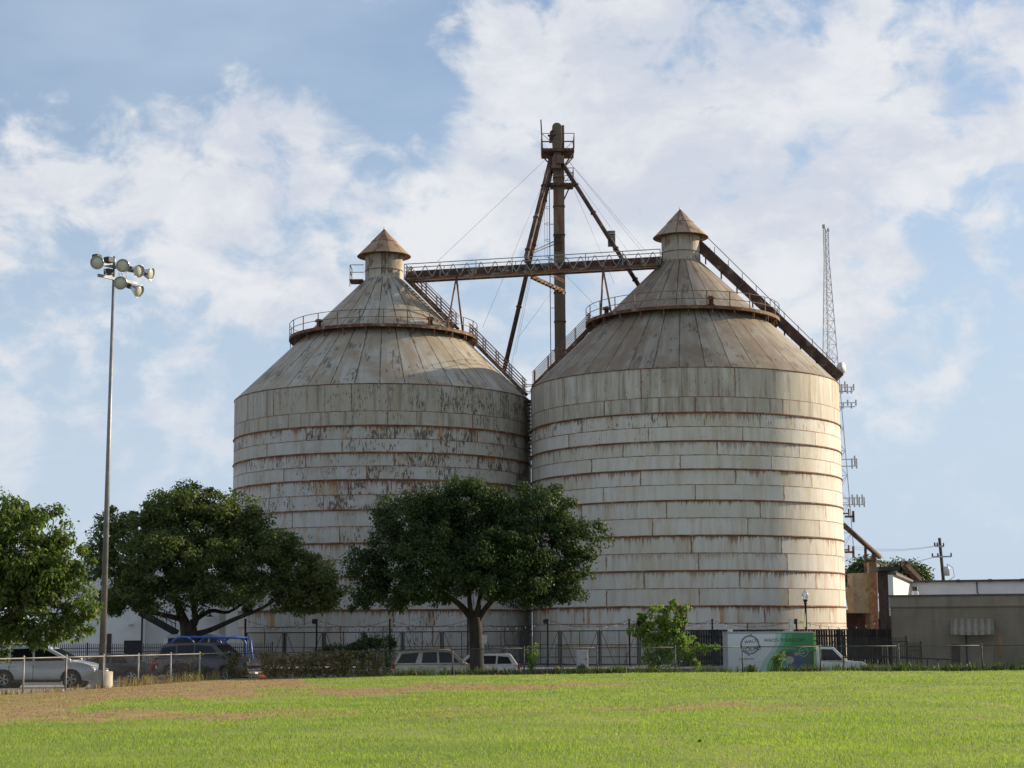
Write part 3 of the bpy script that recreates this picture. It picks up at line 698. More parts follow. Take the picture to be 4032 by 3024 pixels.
# ================================================================== ELEVATOR LEG
EY = 130.6
et = at(2202, 625, EY); ex, ey = X_at(2204, EY), EY
ex = at(2203, 1000, EY).x
leg = thing('grain_elevator_leg', 'tall narrow bucket elevator leg with railed head platform rising between the silos', 'grain elevator', (ex, ey, ZB))
ltop = at(2203, 660, EY).z
s = MB(); s.box2((ex-0.42, ey-0.24, ZB), (ex-0.0, ey+0.24, ltop+1.2)).box2((ex+0.005, ey-0.22, ZB), (ex+0.40, ey+0.30, ltop+1.2)); s.build('leg_casing', M_leg, leg)
s = MB()
for k in range(17):
    z = ZB+3+k*2.2
    if z < ltop: s = MB(); s.box((ex-0.01, ey+.02, z), (0.90, 0.62, 0.07)); s.build('casing_flange', M_rustd, leg)
def pz(py): return at(2203, py, EY).z
zt, zp = pz(490), pz(590)
s = MB(); n_ = 10
poly = [(-0.30, zp-0.2), (0.30, zp-0.2), (0.36, zp+0.8)]+[(0.36*math.cos(a), zt-0.36+0.36*math.sin(a)) for a in [math.pi*i/n_ for i in range(n_+1)]]+[(-0.36, zp+0.8)]
s.prism([(x+ex-0.12, z) for x, z in poly], ey-0.55, ey+0.5); hd = s.build('head_casing', M_leg, leg); bevel(hd, 0.03)
s = MB(); s.box((ex+0.33, ey+0.1, zp+1.0), (0.22, 0.7, 1.7)); s.build('head_side_panel', M_rust, leg)
s = MB(); s.tube((ex-0.42, ey-0.62, zp+1.15), (ex-0.42, ey+0.1, zp+1.15), 0.24, 0.24, 14).box((ex-0.55, ey-0.35, zp+0.75), (0.3, 0.5, 0.5)).tube((ex-0.82, ey-0.4, zp+1.0), (ex-0.6, ey-0.4, zp+1.0), 0.08); s.build('drive_motor', M_rustd, leg)
s = MB(); s.add([(ex-0.32, ey-.6, zp-.2), (ex+.2, ey-.6, zp-.2), (ex+.2, ey+.3, zp-.2), (ex-.32, ey+.3, zp-.2), (ex-.7, ey-.8, zp-1.6), (ex+.15, ey-.8, zp-1.6), (ex+.15, ey+.3, zp-1.6), (ex-.7, ey+.3, zp-1.6)],
    [(0, 1, 2, 3), (7, 6, 5, 4), (0, 4, 5, 1), (1, 5, 6, 2), (2, 6, 7, 3), (3, 7, 4, 0)]); s.build('discharge_hopper', M_leg, leg)
s = MB(); s.box((ex+.12, ey-.75, zp-1.0), (0.55, 0.5, 0.6)); s.build('distributor_box', M_leg, leg)
def platform(name, z, x0, x1, y0, y1, rails=2):
    s = MB(); s.box2((x0, y0, z-0.18), (x1, y1, z-0.02)); dk = s.build(name, M_rustd, leg)
    s = MB()
    for k in range(9): s.box((x0+(x1-x0)*(k+.5)/9, (y0+y1)/2, z+0.0), ((x1-x0)/9-0.03, y1-y0, 0.05))
    s.build('deck_grating', M_rust, dk)
    for a, b in (((x0, y0), (x1, y0)), ((x1, y0), (x1, y1)), ((x1, y1), (x0, y1)), ((x0, y1), (x0, y0))):
        s = MB(); a3, b3 = Vector((*a, z)), Vector((*b, z))
        for h_ in (0.55, 1.15): s.bar(a3+up*h_, b3+up*h_, 0.045)
        for f_ in (0, .5): s.bar(a3+(b3-a3)*f_, a3+(b3-a3)*f_+up*1.15, 0.045)
        s.bar(a3+up*1.15, a3+(b3-a3)*.5+up*.05, 0.035)
        s.build('platform_railing', M_rail, dk)
    return dk
zpl = pz(598)
xl = at(2128, 598, EY-.9).x; xr = at(2262, 598, EY).x
platform('head_platform', zpl, xl+.1, xr-.05, ey-1.0, ey+1.3)
s = MB(); s.bar((xl+.15, ey-.95, zpl), (xl+.05, ey-.95, pz(485)), 0.09); s.build('lightning_mast', M_rustd, leg)
for sx in (-1, 1):
    for y0_, y1_ in ((-.2, -.6), (.2, .9)): s = MB(); s.bar((ex+sx*0.3, ey+y0_, zpl-1.3), (ex+sx*1.15, ey+y1_, zpl-.15), .08); s.build('platform_brace', M_rustd, leg)
zm = pz(728)
platform('mid_platform', zm, ex-.65, at(2257, 728, EY).x, ey-.6, ey+.75)
s = MB(); s.bar((ex+.35, ey, zm-1.2), (ex+.8, ey+.2, zm-.15), .08); s.build('platform_brace', M_rustd, leg)
# caged ladder on the left side
lx0 = ex-0.72
s = MB(); s.bar((lx0, ey-.22, 12), (lx0, ey-.22, zpl), .05).bar((lx0, ey+.22, 12), (lx0, ey+.22, zpl), .05)
z = 12.2
while z < zpl: s.bar((lx0, ey-.22, z), (lx0, ey+.22, z), .03); z += .3
z = 13
while z < zpl: s.bar((lx0, ey, z), (ex-.4, ey, z), .04); z += 3.2
s.build('ladder', M_rustd, leg)
z = pz(1010)
while z < zpl-1.5:
    s = MB(); pts = [(lx0-.38*math.sin(a), ey+.36*math.cos(a), z) for a in [math.pi*i/8 for i in range(9)]]; s.path(pts, .018, 5); s.build('ladder_cage_hoop', M_rail, leg); z += 1.25
s = MB()
for a in (0.5, 1.57, 2.6): s.bar((lx0-.38*math.sin(a), ey+.36*math.cos(a), pz(1010)), (lx0-.38*math.sin(a), ey+.36*math.cos(a), zpl-1.4), .02)
s.build('ladder_cage_strap', M_rail, leg)
# electrical boxes and truss brackets near the catwalk
s = MB(); s.box((ex-.1, ey-.32, pz(960)), (.5, .14, 1.1)); s.build('control_panel', M_rustd, leg)
for (a, b) in (((2183, 950, EY), (2095, 990, 127.5)), ((2183, 962, EY), (2095, 998, 127.5))):
    s = MB(); s.bar(at(*a), at(*b), .06); s.build('tie_bar', M_rustd, leg)
# stair under the catwalk down to the leg
s = MB(); q0, q1 = at(2090, 1088, 126.2), at(2222, 1150, 129.6)
for off_ in (-.35, .35): s.bar(q0+Vector((0, off_, 0)), q1+Vector((0, off_, 0)), .06, .22)
for k in range(9): s.box(q0+(q1-q0)*(k+.5)/9, (.26, .7, .04))
for off_ in (-.35, .35): s.bar(q0+Vector((0, off_, .8)), q1+Vector((0, off_, .8)), .04)
s.build('access_stair', M_rust, leg)

def spout(label, pts, r):
    o = thing('grain_spout', label, 'pipe', pts[-1], 0, 'spouts slanting down from the elevator head')
    s = MB(); s.path(pts, r, 12); s.build('pipe', M_rustd, o)
    for i in range(len(pts)-1):
        a, b = Vector(pts[i]), Vector(pts[i+1]); n = max(2, int((b-a).length/3.2))
        for k in range(1, n+1):
            q = a+(b-a)*k/(n+.2); dd = (b-a).normalized(); s = MB(); s.tube(q-dd*.04, q+dd*.04, r+.06, r+.06, 12); s.build('flange', M_rustd, o)
    return o
spout('rusty spout pipe slanting from the elevator head down to the middle of the catwalk', [at(2172, 612, 130.2), at(2072, 1010, 126.2), at(2080, 1050, 125.6)], .17)
spout('long dark spout pipe passing behind the catwalk to the left silo roof', [at(2184, 618, 130.9), at(2092, 1000, 129.4), at(1984, 1462, 128.6)], .165)
spout('rusty spout pipe slanting from the elevator head to the right silo cone', [at(2200, 622, 130.2), at(2350, 860, 128.6), at(2516, 1125, 126.2)], .165)
s = MB(); q = at(2408, 940, 128.0)
s.box(q, (.55, .12, 1.2)); lad = tag(s.build('inspection_panel', M_galv_truss), 'grey slatted panel fixed on the right hand spout pipe', 'panel')
s = MB(); 
for k in range(6): s.box(q+Vector((0, -.075, -.5+k*.2)), (.5, .03, .05))
s.v = [tuple(Vector(p)) for p in s.v]; o_ = s.build('slat', M_rustd); o_.parent = lad
wires = [((2148, 628, 130), (1722, 1030, 127.3)), ((2230, 624, 131), (2640, 1130, 126)), ((2232, 626, 131), (2560, 1010, 127)), ((2168, 650, 131), (1900, 1290, 129)), ((2176, 650, 131), (2013, 1440, 129)), ((2180, 650, 131), (2030, 1395, 129.6)),
         ((2215, 640, 131), (2420, 1120, 128)), ((2220, 640, 131), (2480, 1000, 127)), ((2225, 1080, 131), (2350, 1210, 127)), ((2180, 1140, 131), (2040, 1330, 130))]
for i, (a, b) in enumerate(wires):
    s = MB(); s.tube(at(*a), at(*b), .010, .010, 5)
    tag(s.build('guy_wire', M_wire), 'thin steel guy wire running down from the elevator leg', 'cable', 'guy wires of the elevator leg')

# ================================================================== SILO YARD: framed fence, planks, lights
FY = 109.0
zft = at(2016, 2486, FY).z
panel_px = [967+154.6*k for k in range(13)]+[2804, 2970, 3135, 3304, 3440]
fence = thing('framed_yard_fence', 'tall black framed mesh fence with diagonal braces in front of the silos', 'fence', (at(2100, 2400, FY).x, FY, ZB))
fx = [X_at(p, FY) for p in panel_px]
zb = ZB+0.12
for i, x in enumerate(fx):
    s = MB(); s.box2((x-.04, FY-.04, ZB), (x+.04, FY+.04, zft+.06)); s.build('fence_post', M_black, fence)
mesh_a = 0.05
for i in range(len(fx)-1):
    x0, x1 = fx[i]+.09, fx[i+1]-.09; xm = (x0+x1)/2; fr = MB()
    fr.bar((x0, FY, zft), (x1, FY, zft), .06).bar((x0, FY, zb), (x1, FY, zb), .06).bar((x0, FY, zb), (x0, FY, zft), .06).bar((x1, FY, zb), (x1, FY, zft), .06).bar((xm, FY, zb), (xm, FY, zft), .045)
    fr.bar((x0, FY, zb+.45), (x1, FY, zb+.45), .04)
    po = fr.build('panel_frame', M_black, fence)
    b = MB(); b.bar((x0+.05, FY-.03, zft-.05), (x0+.80, FY-.03, zb+.05), .03).bar((x1-.05, FY-.03, zft-.05), (x1-.80, FY-.03, zb+.05), .03); b.build('diagonal_brace', M_black, po)
    w = MB(); n = int((x1-x0)/.10)
    for k in range(1, n): w.bar((x0+(x1-x0)*k/n, FY+.02, zb), (x0+(x1-x0)*k/n, FY+.02, zft), .006)
    n = int((zft-zb)/.10)
    for k in range(1, n): w.bar((x0, FY+.025, zb+(zft-zb)*k/n), (x1, FY+.025, zb+(zft-zb)*k/n), .006)
    stuff(w.build('wire_mesh', M_black, po))
# plank screen behind the frames on the right
M_plank = mat_noise('dark_planks', (0.028, 0.024, 0.022), (0.062, 0.052, 0.045), 1.5, 0.9, stretch=(4, 4, 0.4))
xs0, xs1 = X_at(2690, FY), X_at(3512, FY)
pk = thing('plank_screen', 'dark weathered upright plank screen behind the delivery truck', 'fence', ((xs0+xs1)/2, FY+.2, ZB))
pm = MB().box((0, 0, (zft+.02-ZB)/2), (.136, .025, zft+.02-ZB)).mesh('plank', M_plank)
x = xs0
while x < xs1:
    o = inst('plank', pm, pk, (x-pk.location.x, random.uniform(-.008, .008), random.uniform(-.03, .01))); x += .15+random.choice([0, 0, 0, .012, .02])
for z in (.2, 1.5): s = MB(); s.box(((xs0+xs1)/2, FY+.26, z), (xs1-xs0, .05, .1)); s.build('plank_rail', M_plank, pk)
# string-light posts and strings
tall = [967, 1247, 1535, 1842, 2156, 2477, 2804, 3135, 3462]
M_bulb = newmat('lamp_bulb'); principled(M_bulb[1], M_bulb[2], (0.85, 0.83, 0.76), 0.1, 0, Transmission_Weight=0.3); M_bulb = M_bulb[0]
bulb_me = MB().lathe([(0.012, .05), (.02, .03), (.035, -.02), (.028, -.055), (.001, -.07)], 8).mesh('bulb', M_bulb)
cap_me = MB().lathe([(0.02, .1), (.022, .04)], 8).mesh('bulb_socket', M_black)
tops = []
for i, px in enumerate(tall):
    p = at(px, 2436, FY-.12); x = p.x
    o = thing('light_post', 'slim black post holding up the string lights along the yard fence' if px not in (1247, 2156, 3135) else 'slim black string light post with a small speaker box on top', 'post', (x, FY-.12, ZB), 0, 'string light posts')
    s = MB(); s.box2((x-.05, FY-.17, ZB), (x+.05, FY-.07, p.z)); s.build('pole', M_black, o)
    if px in (1247, 2156, 3135):
        s = MB(); s.box((x-.16, FY-.12, p.z-.17), (.22, .26, .30)); bevel(s.build('speaker_box', M_black, o), .02)
    tops.append(Vector((x, FY-.12, p.z-.08)))
for a, b in zip(tops, tops[1:]):
    o = thing('string_light', 'sagging string of small bulbs hung between two slim black posts', 'string lights', a, 0, 'string lights along the yard fence')
    n = 9; pts = []
    for k in range(n*2+1):
        f = k/(n*2); pts.append(a+(b-a)*f-Vector((0, 0, .42*4*f*(1-f))))
    s = MB(); s.path(pts, .009, 4); s.build('cable', M_black, o)
    for k in range(1, 2*n, 2):
        q = pts[k]-a; bl = inst('bulb', bulb_me, o, q-Vector((0, 0, .10))); inst('bulb_socket', cap_me, bl)

# ================================================================== CHAIN LINK FENCES
M_link = mat_noise('chain_link_wire', (0.055, 0.056, 0.058), (0.085, 0.085, 0.085), 3.0, 0.5, 0.6)
M_linkd = mat_noise('old_chain_link_wire', (0.06, 0.062, 0.062), (0.10, 0.10, 0.097), 3.0, 0.6, 0.5)
M_polem2 = mat_noise('fence_pipe', (0.20, 0.20, 0.20), (0.27, 0.27, 0.265), 3.0, 0.55, 0.3)
def chain_fence(label, pts, top_h, mat, rail_mat):
    base = Vector((pts[0][0], pts[0][1], 0)); f = thing('chain_link_fence', label, 'fence', base)
    P3 = [Vector((x, y, float(lawn_z(x, y)))) for x, y in pts]
    for p in P3:
        s = MB(); s.tube(p-Vector((0, 0, .3)), p+Vector((0, 0, top_h+.05)), .035, .035, 8).lathe([(.04, top_h+.03), (.042, top_h+.07), (.001, top_h+.11)], 8, p); s.build('fence_post', rail_mat, f)
    for p, q in zip(P3, P3[1:]):
        s = MB(); s.tube(p+Vector((0, 0, top_h)), q+Vector((0, 0, top_h)), .024, .024, 8); s.build('top_rail', rail_mat, f)
        d = q-p; L = math.hypot(d.x, d.y); n = int(L/.055); V = []; Fc = []
        hz = top_h-.04; dx = hz   # wires run at 45 degrees, clipped to the bay
        dn = Vector((d.x, d.y, 0)).normalized(); r = .0012 if abs(dn.y) > .5 else .0018
        for sg in (1, -1):
            for k in range(-int(hz/.055), n+1):
                s0 = k*.055; s1 = s0+hz
                a0, a1 = max(0, s0), min(L, s1)
                if a1-a0 < .03: continue
                z0, z1 = a0-s0, a1-s0
                if sg < 0: z0, z1 = hz-z0, hz-z1
                A_ = p+d*(a0/L)+Vector((0, 0, .04+z0)); B_ = p+d*(a1/L)+Vector((0, 0, .04+z1))
                nn = Vector((-dn.y, dn.x, 0))*r*sg; uu = Vector((0, 0, r*1.4)); k0 = len(V)
                V += [A_+nn-uu, A_+nn+uu, A_-nn*.2, B_+nn-uu, B_+nn+uu, B_-nn*.2]
                Fc += [(k0, k0+1, k0+4, k0+3), (k0+1, k0+2, k0+5, k0+4), (k0+2, k0, k0+3, k0+5)]
        o = np_mesh('chain_mesh', np.array([tuple(v-base) for v in V]), np.array(Fc), mat, f); stuff(o)
    return f
def on_leg1(px):
    best = None
    for k in range(2000):
        f = k/2000; x = FENCE[0][0]+(FENCE[1][0]-FENCE[0][0])*f; y = FENCE[0][1]+(FENCE[1][1]-FENCE[0][1])*f
        e = abs(2016+7000*x/y*1.0-px)
        if best is None or e < best[0]: best = (e, x, y)
    return best[1:]
p1 = [FENCE[0]]+[on_leg1(p) for p in (-260, -60, 110, 275, 420, 556, 682, 794)]+[FENCE[1]]
chain_fence('galvanised chain link fence running along the parking lot beside the light pole', p1, 1.28, M_link, M_polem2)
p2 = [FENCE[1]]; npt = 13
for px in (1235, 1506, 1777, 2057, 2343, 2649, 2912, 3217, 3524, 3850, 4180, 4420):
    x = FENCE[1][0]
    for _ in range(20): y = float(fence_y(x)); x = (px-2016)/7000*y*0.994
    p2.append((x, float(fence_y(x))))
chain_fence('dull grey chain link fence along the far edge of the grass field', p2, 1.26, M_linkd, M_linkd)

# ================================================================== PICKET FENCES (wrought iron)
def picket_fence(label, a, b, zb_, zt_, group=None, sp=.105, z0=None):
    f = thing('iron_picket_fence', label, 'fence', (a[0], a[1], zb_))
    A_, B_ = Vector((a[0], a[1], 0)), Vector((b[0], b[1], 0)); d = B_-A_; L = d.length; ang = math.atan2(d.y, d.x); n = int(L/sp)
    h = zt_-zb_
    pm = MB().box((0, 0, h/2), (.032, .032, h)).add([(-.016, -.016, h), (.016, -.016, h), (.016, .016, h), (-.016, .016, h), (0, 0, h+.07)], [(0, 1, 4), (1, 2, 4), (2, 3, 4), (3, 0, 4)]).mesh('picket', M_black)
    for k in range(n+1):
        q = d*(k/n); inst('picket', pm, f, (q.x, q.y, 0), ang)
    for z in (zb_+.12, zt_-.20, zt_-.40):
        s = MB(); s.bar(A_+Vector((0, 0, z)), B_+Vector((0, 0, z)), .035, .04); s.build('picket_rail', M_black, f)
    m = max(1, int(round(L/2.4)))
    for k in range(m+1):
        q = A_+d*(k/m); s = MB(); s.box2((q.x-.035, q.y-.035, (z0 if z0 is not None else zb_)), (q.x+.035, q.y+.035, zt_+.10)); s.build('fence_post', M_black, f)
    return f
picket_fence('black iron picket fence behind the parked dark maroon vehicle', (X_at(-20, 98), 98.3), (X_at(1075, 98), 98.0), -.70, 1.28)
picket_fence('black iron picket fence standing before the hood of the delivery truck', (X_at(3316, 95.2), 95.2), (X_at(3560, 95.2), 95.0), .28, 1.40, z0=-1.1)
picket_fence('lower black iron picket fence stepping down beside the brick building', (X_at(3566, 95.2), 95.2), (X_at(3622, 95.2), 95.3), .22, 1.12, z0=-1.1)
# ramp hand rail by the brick building
rr = thing('ramp_railing', 'low dark metal ramp railing in front of the painted brick building', 'railing', (X_at(3620, 97.5), 97.5, -1.03))
a, b = at(3450, 2584, 97.4), at(3772, 2599, 97.4)
s = MB(); s.bar(a, b, .06); s.build('hand_rail', M_black, rr)
for k in range(9): q = a+(b-a)*k/8; s = MB(); s.bar(q, Vector((q.x, q.y, -1.03)), .05); s.build('railing_post', M_black, rr)
mb = MB(); mb.add([(a.x, 97.55, -1.1), (b.x, 97.55, -1.1), (b.x, 99.0, -1.1), (a.x, 99.0, -1.1), (a.x, 97.55, a.z-.55), (b.x, 97.55, b.z-.75), (b.x, 99.0, b.z-.75), (a.x, 99.0, a.z-.55)], [(3, 2, 1, 0), (4, 5, 6, 7), (0, 1, 5, 4), (1, 2, 6, 5), (2, 3, 7, 6), (3, 0, 4, 7)]); mb.build('ramp', M_concd, rr)

# ================================================================== VEHICLES (built facing +x, ground at z=0)
def wheel(parent, x, y, r, w, rim_mat=M_rim, spokes=5):
    s = MB(); M_ = Matrix.Rotation(R(90), 3, 'X')
    s.lathe([(r*.62, -w/2), (r*.9, -w/2), (r, -w*.32), (r, w*.32), (r*.9, w/2), (r*.62, w/2), (r*.6, 0)], 28, M=M_, closed=True)
    o = bpy.data.objects.new('wheel', s.mesh('wheel', M_tyre)); C.objects.link(o); o.parent = parent; o.location = (x, y, r)
    sg = 1 if y > 0 else -1; s = MB(); f = -w/2*.82*sg
    s.lathe([(r*.64, f*-.2), (r*.64, f), (r*.57, f), (r*.55, f*.55)], 24, M=M_)
    s.lathe([(0.001, f*.95), (r*.13, f*.92), (r*.14, f*.55)], 12, M=M_)
    for k in range(spokes):
        a = 2*math.pi*k/spokes
        for da in (-.16, .16): s.bar((r*.10*math.cos(a), -f*.88, r*.10*math.sin(a)), (r*.59*math.cos(a+da), -f*.80, r*.59*math.sin(a+da)), r*.10, w*.10)
    for i in range(len(s.v)): pass
    rm = bpy.data.objects.new('rim', s.mesh('rim', rim_mat)); C.objects.link(rm); rm.parent = o
    s = MB(); s.lathe([(0.001, f*.3), (r*.6, f*.3)], 20, M=M_); bk = bpy.data.objects.new('brake_disc', s.mesh('brake_disc', M_trim)); C.objects.link(bk); bk.parent = o
    return o
def arch(xc, r, n=9): return [(xc+r*math.cos(math.pi-math.pi*i/n), r*math.sin(math.pi-math.pi*i/n)) for i in range(n+1)]
def car(label, cat, loc, rotz, paintm, L, H, Wd, belt, wheels, wr, hood, glass_poly, roof_taper, side_windows, zlow=.24, name='parked_car', group=None, lights=True, rack=None, pillars=()):
    """hood: list (x,z) of the lower body's top outline rear->front; glass_poly: greenhouse outline"""
    t = thing(name, label, cat, loc, rotz, group)
    bot = [(-L/2+.06, zlow+.12), (-L/2+.14, zlow)]
    for xc in wheels: bot += [(xc+a, max(zlow, wr*.9+b)) for a, b in [(p[0], p[1]) for p in arch(0, wr*1.2)]]
    bot += [(L/2-.16, zlow), (L/2-.06, zlow+.12)]
    poly = bot+list(reversed(hood)); n = len(poly)
    ty = lambda x: Wd/2*(1-.10*max(0, (abs(x)-L*.36)/(L*.14))**1.6)
    bm = bmesh.new(); rows = []
    for sy in (-1, 1):
        # lower side leans in a little at the sill and at the beltline
        rows.append([bm.verts.new((x, sy*(ty(x)-(.03 if z < zlow+.1 else 0)-(.05 if z > belt-.12 else 0)), z)) for x, z in poly])
    bm.faces.new(rows[0]); bm.faces.new(list(reversed(rows[1])))
    for i in range(n): bm.faces.new((rows[0][i], rows[1][i], rows[1][(i+1) % n], rows[0][(i+1) % n]))
    bmesh.ops.recalc_face_normals(bm, faces=bm.faces)
    bmesh.ops.triangulate(bm, faces=[f for f in bm.faces if len(f.verts) > 4])
    me = bpy.data.meshes.new('body'); bm.to_mesh(me); bm.free(); me.materials.append(paintm)
    body = bpy.data.objects.new('body', me); C.objects.link(body); body.parent = t; bevel(body, .045, 3, 28)
    for p in me.polygons: p.use_smooth = True
    # greenhouse
    zs = [z for _, z in glass_poly]; zb_, ztp = min(zs), max(zs)
    gy = lambda z: Wd/2*(.955-(1-roof_taper)*max(0, (z-zb_))/(ztp-zb_))
    bm = bmesh.new(); r0 = [bm.verts.new((x, -gy(z), z)) for x, z in glass_poly]; r1 = [bm.verts.new((x, gy(z), z)) for x, z in glass_poly]; n = len(glass_poly)
    bm.faces.new(r0); bm.faces.new(list(reversed(r1)))
    for i in range(n): bm.faces.new((r0[i], r1[i], r1[(i+1) % n], r0[(i+1) % n]))
    bmesh.ops.recalc_face_normals(bm, faces=bm.faces); bmesh.ops.triangulate(bm, faces=[f for f in bm.faces if len(f.verts) > 4])
    me = bpy.data.meshes.new('cabin_roof'); bm.to_mesh(me); bm.free(); me.materials.append(paintm)
    cab = bpy.data.objects.new('cabin_roof', me); C.objects.link(cab); cab.parent = t; bevel(cab, .05, 3, 25)
    for p in me.polygons: p.use_smooth = True
    for win in side_windows:
        for sy in (-1, 1):
            s = MB(); k = len(win)
            vs_ = [Vector((x, sy*(gy(z)+e), z)) for e in (-.02, .014) for x, z in win]
            s.add(vs_, [tuple(range(k)), tuple(range(k, 2*k))]+[(i, (i+1) % k, k+(i+1) % k, k+i) for i in range(k)]); s.build('side_window', M_glass, t, True)
    # front and rear glass from the outline's steep edges
    for (x0, z0), (x1, z1), nm in ((glass_poly[0], glass_poly[1], 'rear_window'), (glass_poly[-1], glass_poly[-2], 'windshield')):
        a0, a1 = .14, .88; sgn = -1 if nm == 'rear_window' else 1
        pa_, pb_ = (x0+(x1-x0)*a0, z0+(z1-z0)*a0), (x0+(x1-x0)*a1, z0+(z1-z0)*a1)
        nx, nz = (z1-z0)*sgn, -(x1-x0)*sgn; l = math.hypot(nx, nz); nx, nz = nx/l*.016, nz/l*.016
        if nm == 'windshield': nx, nz = abs(nx), abs(nz)
        else: nx, nz = -abs(nx), abs(nz)
        s = MB(); vs_ = []
        for e in (-1, 1):
            for (x, z), f_ in ((pa_, .93), (pb_, .90)):
                for sy in (-1, 1): vs_.append((x+nx*e, sy*gy(z)*f_, z+nz*e))
        s.add(vs_, [(0, 1, 3, 2), (4, 6, 7, 5), (0, 4, 5, 1), (2, 3, 7, 6), (0, 2, 6, 4), (1, 5, 7, 3)]); s.build(nm, M_glass, t, True)
    for xc in wheels:
        for sy in (-1, 1):
            wheel(t, xc, sy*(Wd/2-.13), wr, .24)
            s = MB(); M_ = Matrix.Rotation(R(90), 3, 'X'); s.lathe([(.001, -.02), (wr*1.17, -.02), (wr*1.17, .3), (.001, .3)], 20, (xc, (-Wd/2+.62 if sy < 0 else Wd/2-.32), wr*.9), M_); s.build('wheel_well', M_trim, t, True)
    # door seams and handles
    for x in pillars:
        for sy in (-1, 1):
            s = MB(); s.box((x, sy*(ty(x)-.004), (zlow+belt)/2), (.014, .012, belt-zlow-.18)); s.build('door_seam', M_trim, t, True)
            s = MB(); s.box((x+.13, sy*(ty(x)-.012), belt-.16), (.19, .05, .035)); bevel(s.build('door_handle', paintm, t, True), .012)
    for sy in (-1, 1):
        s = MB(); s.box((0, sy*(Wd/2-.03), zlow+.03), (L*.42, .05, .10)); s.build('sill_trim', M_trim, t, True)
        ax = glass_poly[-1][0]-.25; s = MB(); s.box((ax, sy*(Wd/2+.06), belt+.07), (.14, .18, .15)); bevel(s.build('side_mirror', paintm, t, True), .04)
    hz = hood[-1][1]
    for sy in (-1, 1):
        s = MB(); s.box((L/2-.10, sy*(Wd/2-.34), hz-.10), (.16, .36, .15)); bevel(s.build('headlight', M_lens, t, True), .03)
        s = MB(); s.box((-L/2+.07, sy*(Wd/2-.20), belt-.10), (.14, .22, .30)); bevel(s.build('tail_light', M_red, t, True), .03)
    s = MB(); s.box((L/2-.05, 0, hz-.14), (.10, Wd*.46, .22)); bevel(s.build('grille', M_trim, t, True), .02)
    for k in range(3):
        s = MB(); s.box((L/2+.005, 0, hz-.20+k*.065), (.02, Wd*.46, .022)); s.build('grille_bar', M_chrome, t, True)
    s = MB(); s.box((L/2-.02, 0, zlow+.20), (.14, Wd*.80, .17)); bevel(s.build('front_bumper', M_trim, t, True), .05)
    s = MB(); s.box((-L/2+.03, 0, zlow+.20), (.14, Wd*.84, .17)); bevel(s.build('rear_bumper', M_trim, t, True), .05)
    s = MB(); s.box((L/2+.055, 0, zlow+.22), (.012, .31, .155)); s.build('number_plate', M_plate, t, True)
    s = MB(); s.box((-L/2-.045, 0, zlow+.5), (.012, .31, .155)); s.build('number_plate', M_plate, t, True)
    if rack:
        for sy in (-1, 1):
            s = MB(); s.path([(rack[0], sy*gy(ztp)*.9, H-.04), (rack[0]+.15, sy*gy(ztp)*.9, H+.02), (rack[1]-.15, sy*gy(ztp)*.9, H+.02), (rack[1], sy*gy(ztp)*.9, H-.04)], .022, 6); s.build('roof_rail', M_trim, t, True)
    return t
M_plate = mat_noise('number_plate_white', (0.62, 0.62, 0.60), (0.70, 0.70, 0.68), 4, 0.5)
P_silver = paint('silver_blue_paint', (0.52, 0.55, 0.60), .25, .32); P_maroon = paint('dark_maroon_paint', (0.030, 0.014, 0.016), .2, .3)
P_tan = paint('champagne_paint', (0.40, 0.36, 0.29), .45, .35); P_white = paint('white_paint', (0.72, 0.73, 0.74), 0, .3); P_char = paint('charcoal_paint', (0.022, 0.024, 0.028), .4, .3)
def gz(x, y): return float(lot_z(x, y))
# silver crossover (faces right)
Lc = 4.7; yC = 75.0; xf = X_at(396, yC)
car('silver blue crossover parked behind the chain link fence by the light pole', 'car', (xf-Lc/2, yC, gz(xf-2, yC)), 0, P_silver, Lc, 1.70, 1.80, 1.02, (-1.34, 1.36), .355,
    [(-2.30, .92), (-2.1, 1.0), (.95, 1.04), (1.40, 1.06), (1.85, 1.0), (2.15, .90), (2.30, .74)],
    [(-2.26, .98), (-2.05, 1.46), (-1.80, 1.63), (-1.2, 1.70), (-.5, 1.71), (.0, 1.685), (.42, 1.60), (1.55, 1.02)], .78,
    [[(-2.0, 1.06), (-1.85, 1.46), (-1.22, 1.54), (-1.16, 1.07)], [(-1.06, 1.07), (-1.10, 1.55), (-.24, 1.58), (-.20, 1.07)], [(-.10, 1.07), (-.14, 1.58), (.28, 1.53), (1.10, 1.09)]],
    name='parked_suv', rack=(-1.7, .0), pillars=(-1.12, -.15)).scale = (1.03, 1.03, 1.03)
# dark maroon large SUV (faces right)
Lc = 5.5; yC = 92.9; xf = X_at(1027, yC)
sm = car('dark maroon full size SUV with chrome grille behind the vine covered fence', 'car', (xf-Lc/2+.05, yC+.2, gz(xf-3, yC)), R(-20), P_maroon, Lc, 1.96, 2.0, 1.20, (-1.62, 1.62), .40,
    [(-2.70, 1.12), (-2.4, 1.20), (1.1, 1.20), (1.55, 1.19), (2.4, 1.12), (2.70, 1.02)],
    [(-2.66, 1.16), (-2.36, 1.80), (-2.1, 1.93), (.3, 1.96), (.75, 1.90), (1.62, 1.18)], .82,
    [[(-2.38, 1.25), (-2.24, 1.72), (-1.48, 1.82), (-1.42, 1.26)], [(-1.32, 1.26), (-1.36, 1.83), (-.42, 1.85), (-.38, 1.26)], [(-.28, 1.26), (-.32, 1.85), (.62, 1.80), (1.14, 1.27)]],
    name='parked_suv', rack=(-2.1, .4), pillars=(-1.38, -.33))
s = MB(); s.box((2.72, 0, .98), (.08, 1.25, .34)); bevel(s.build('chrome_grille', M_chrome, sm, True), .03)
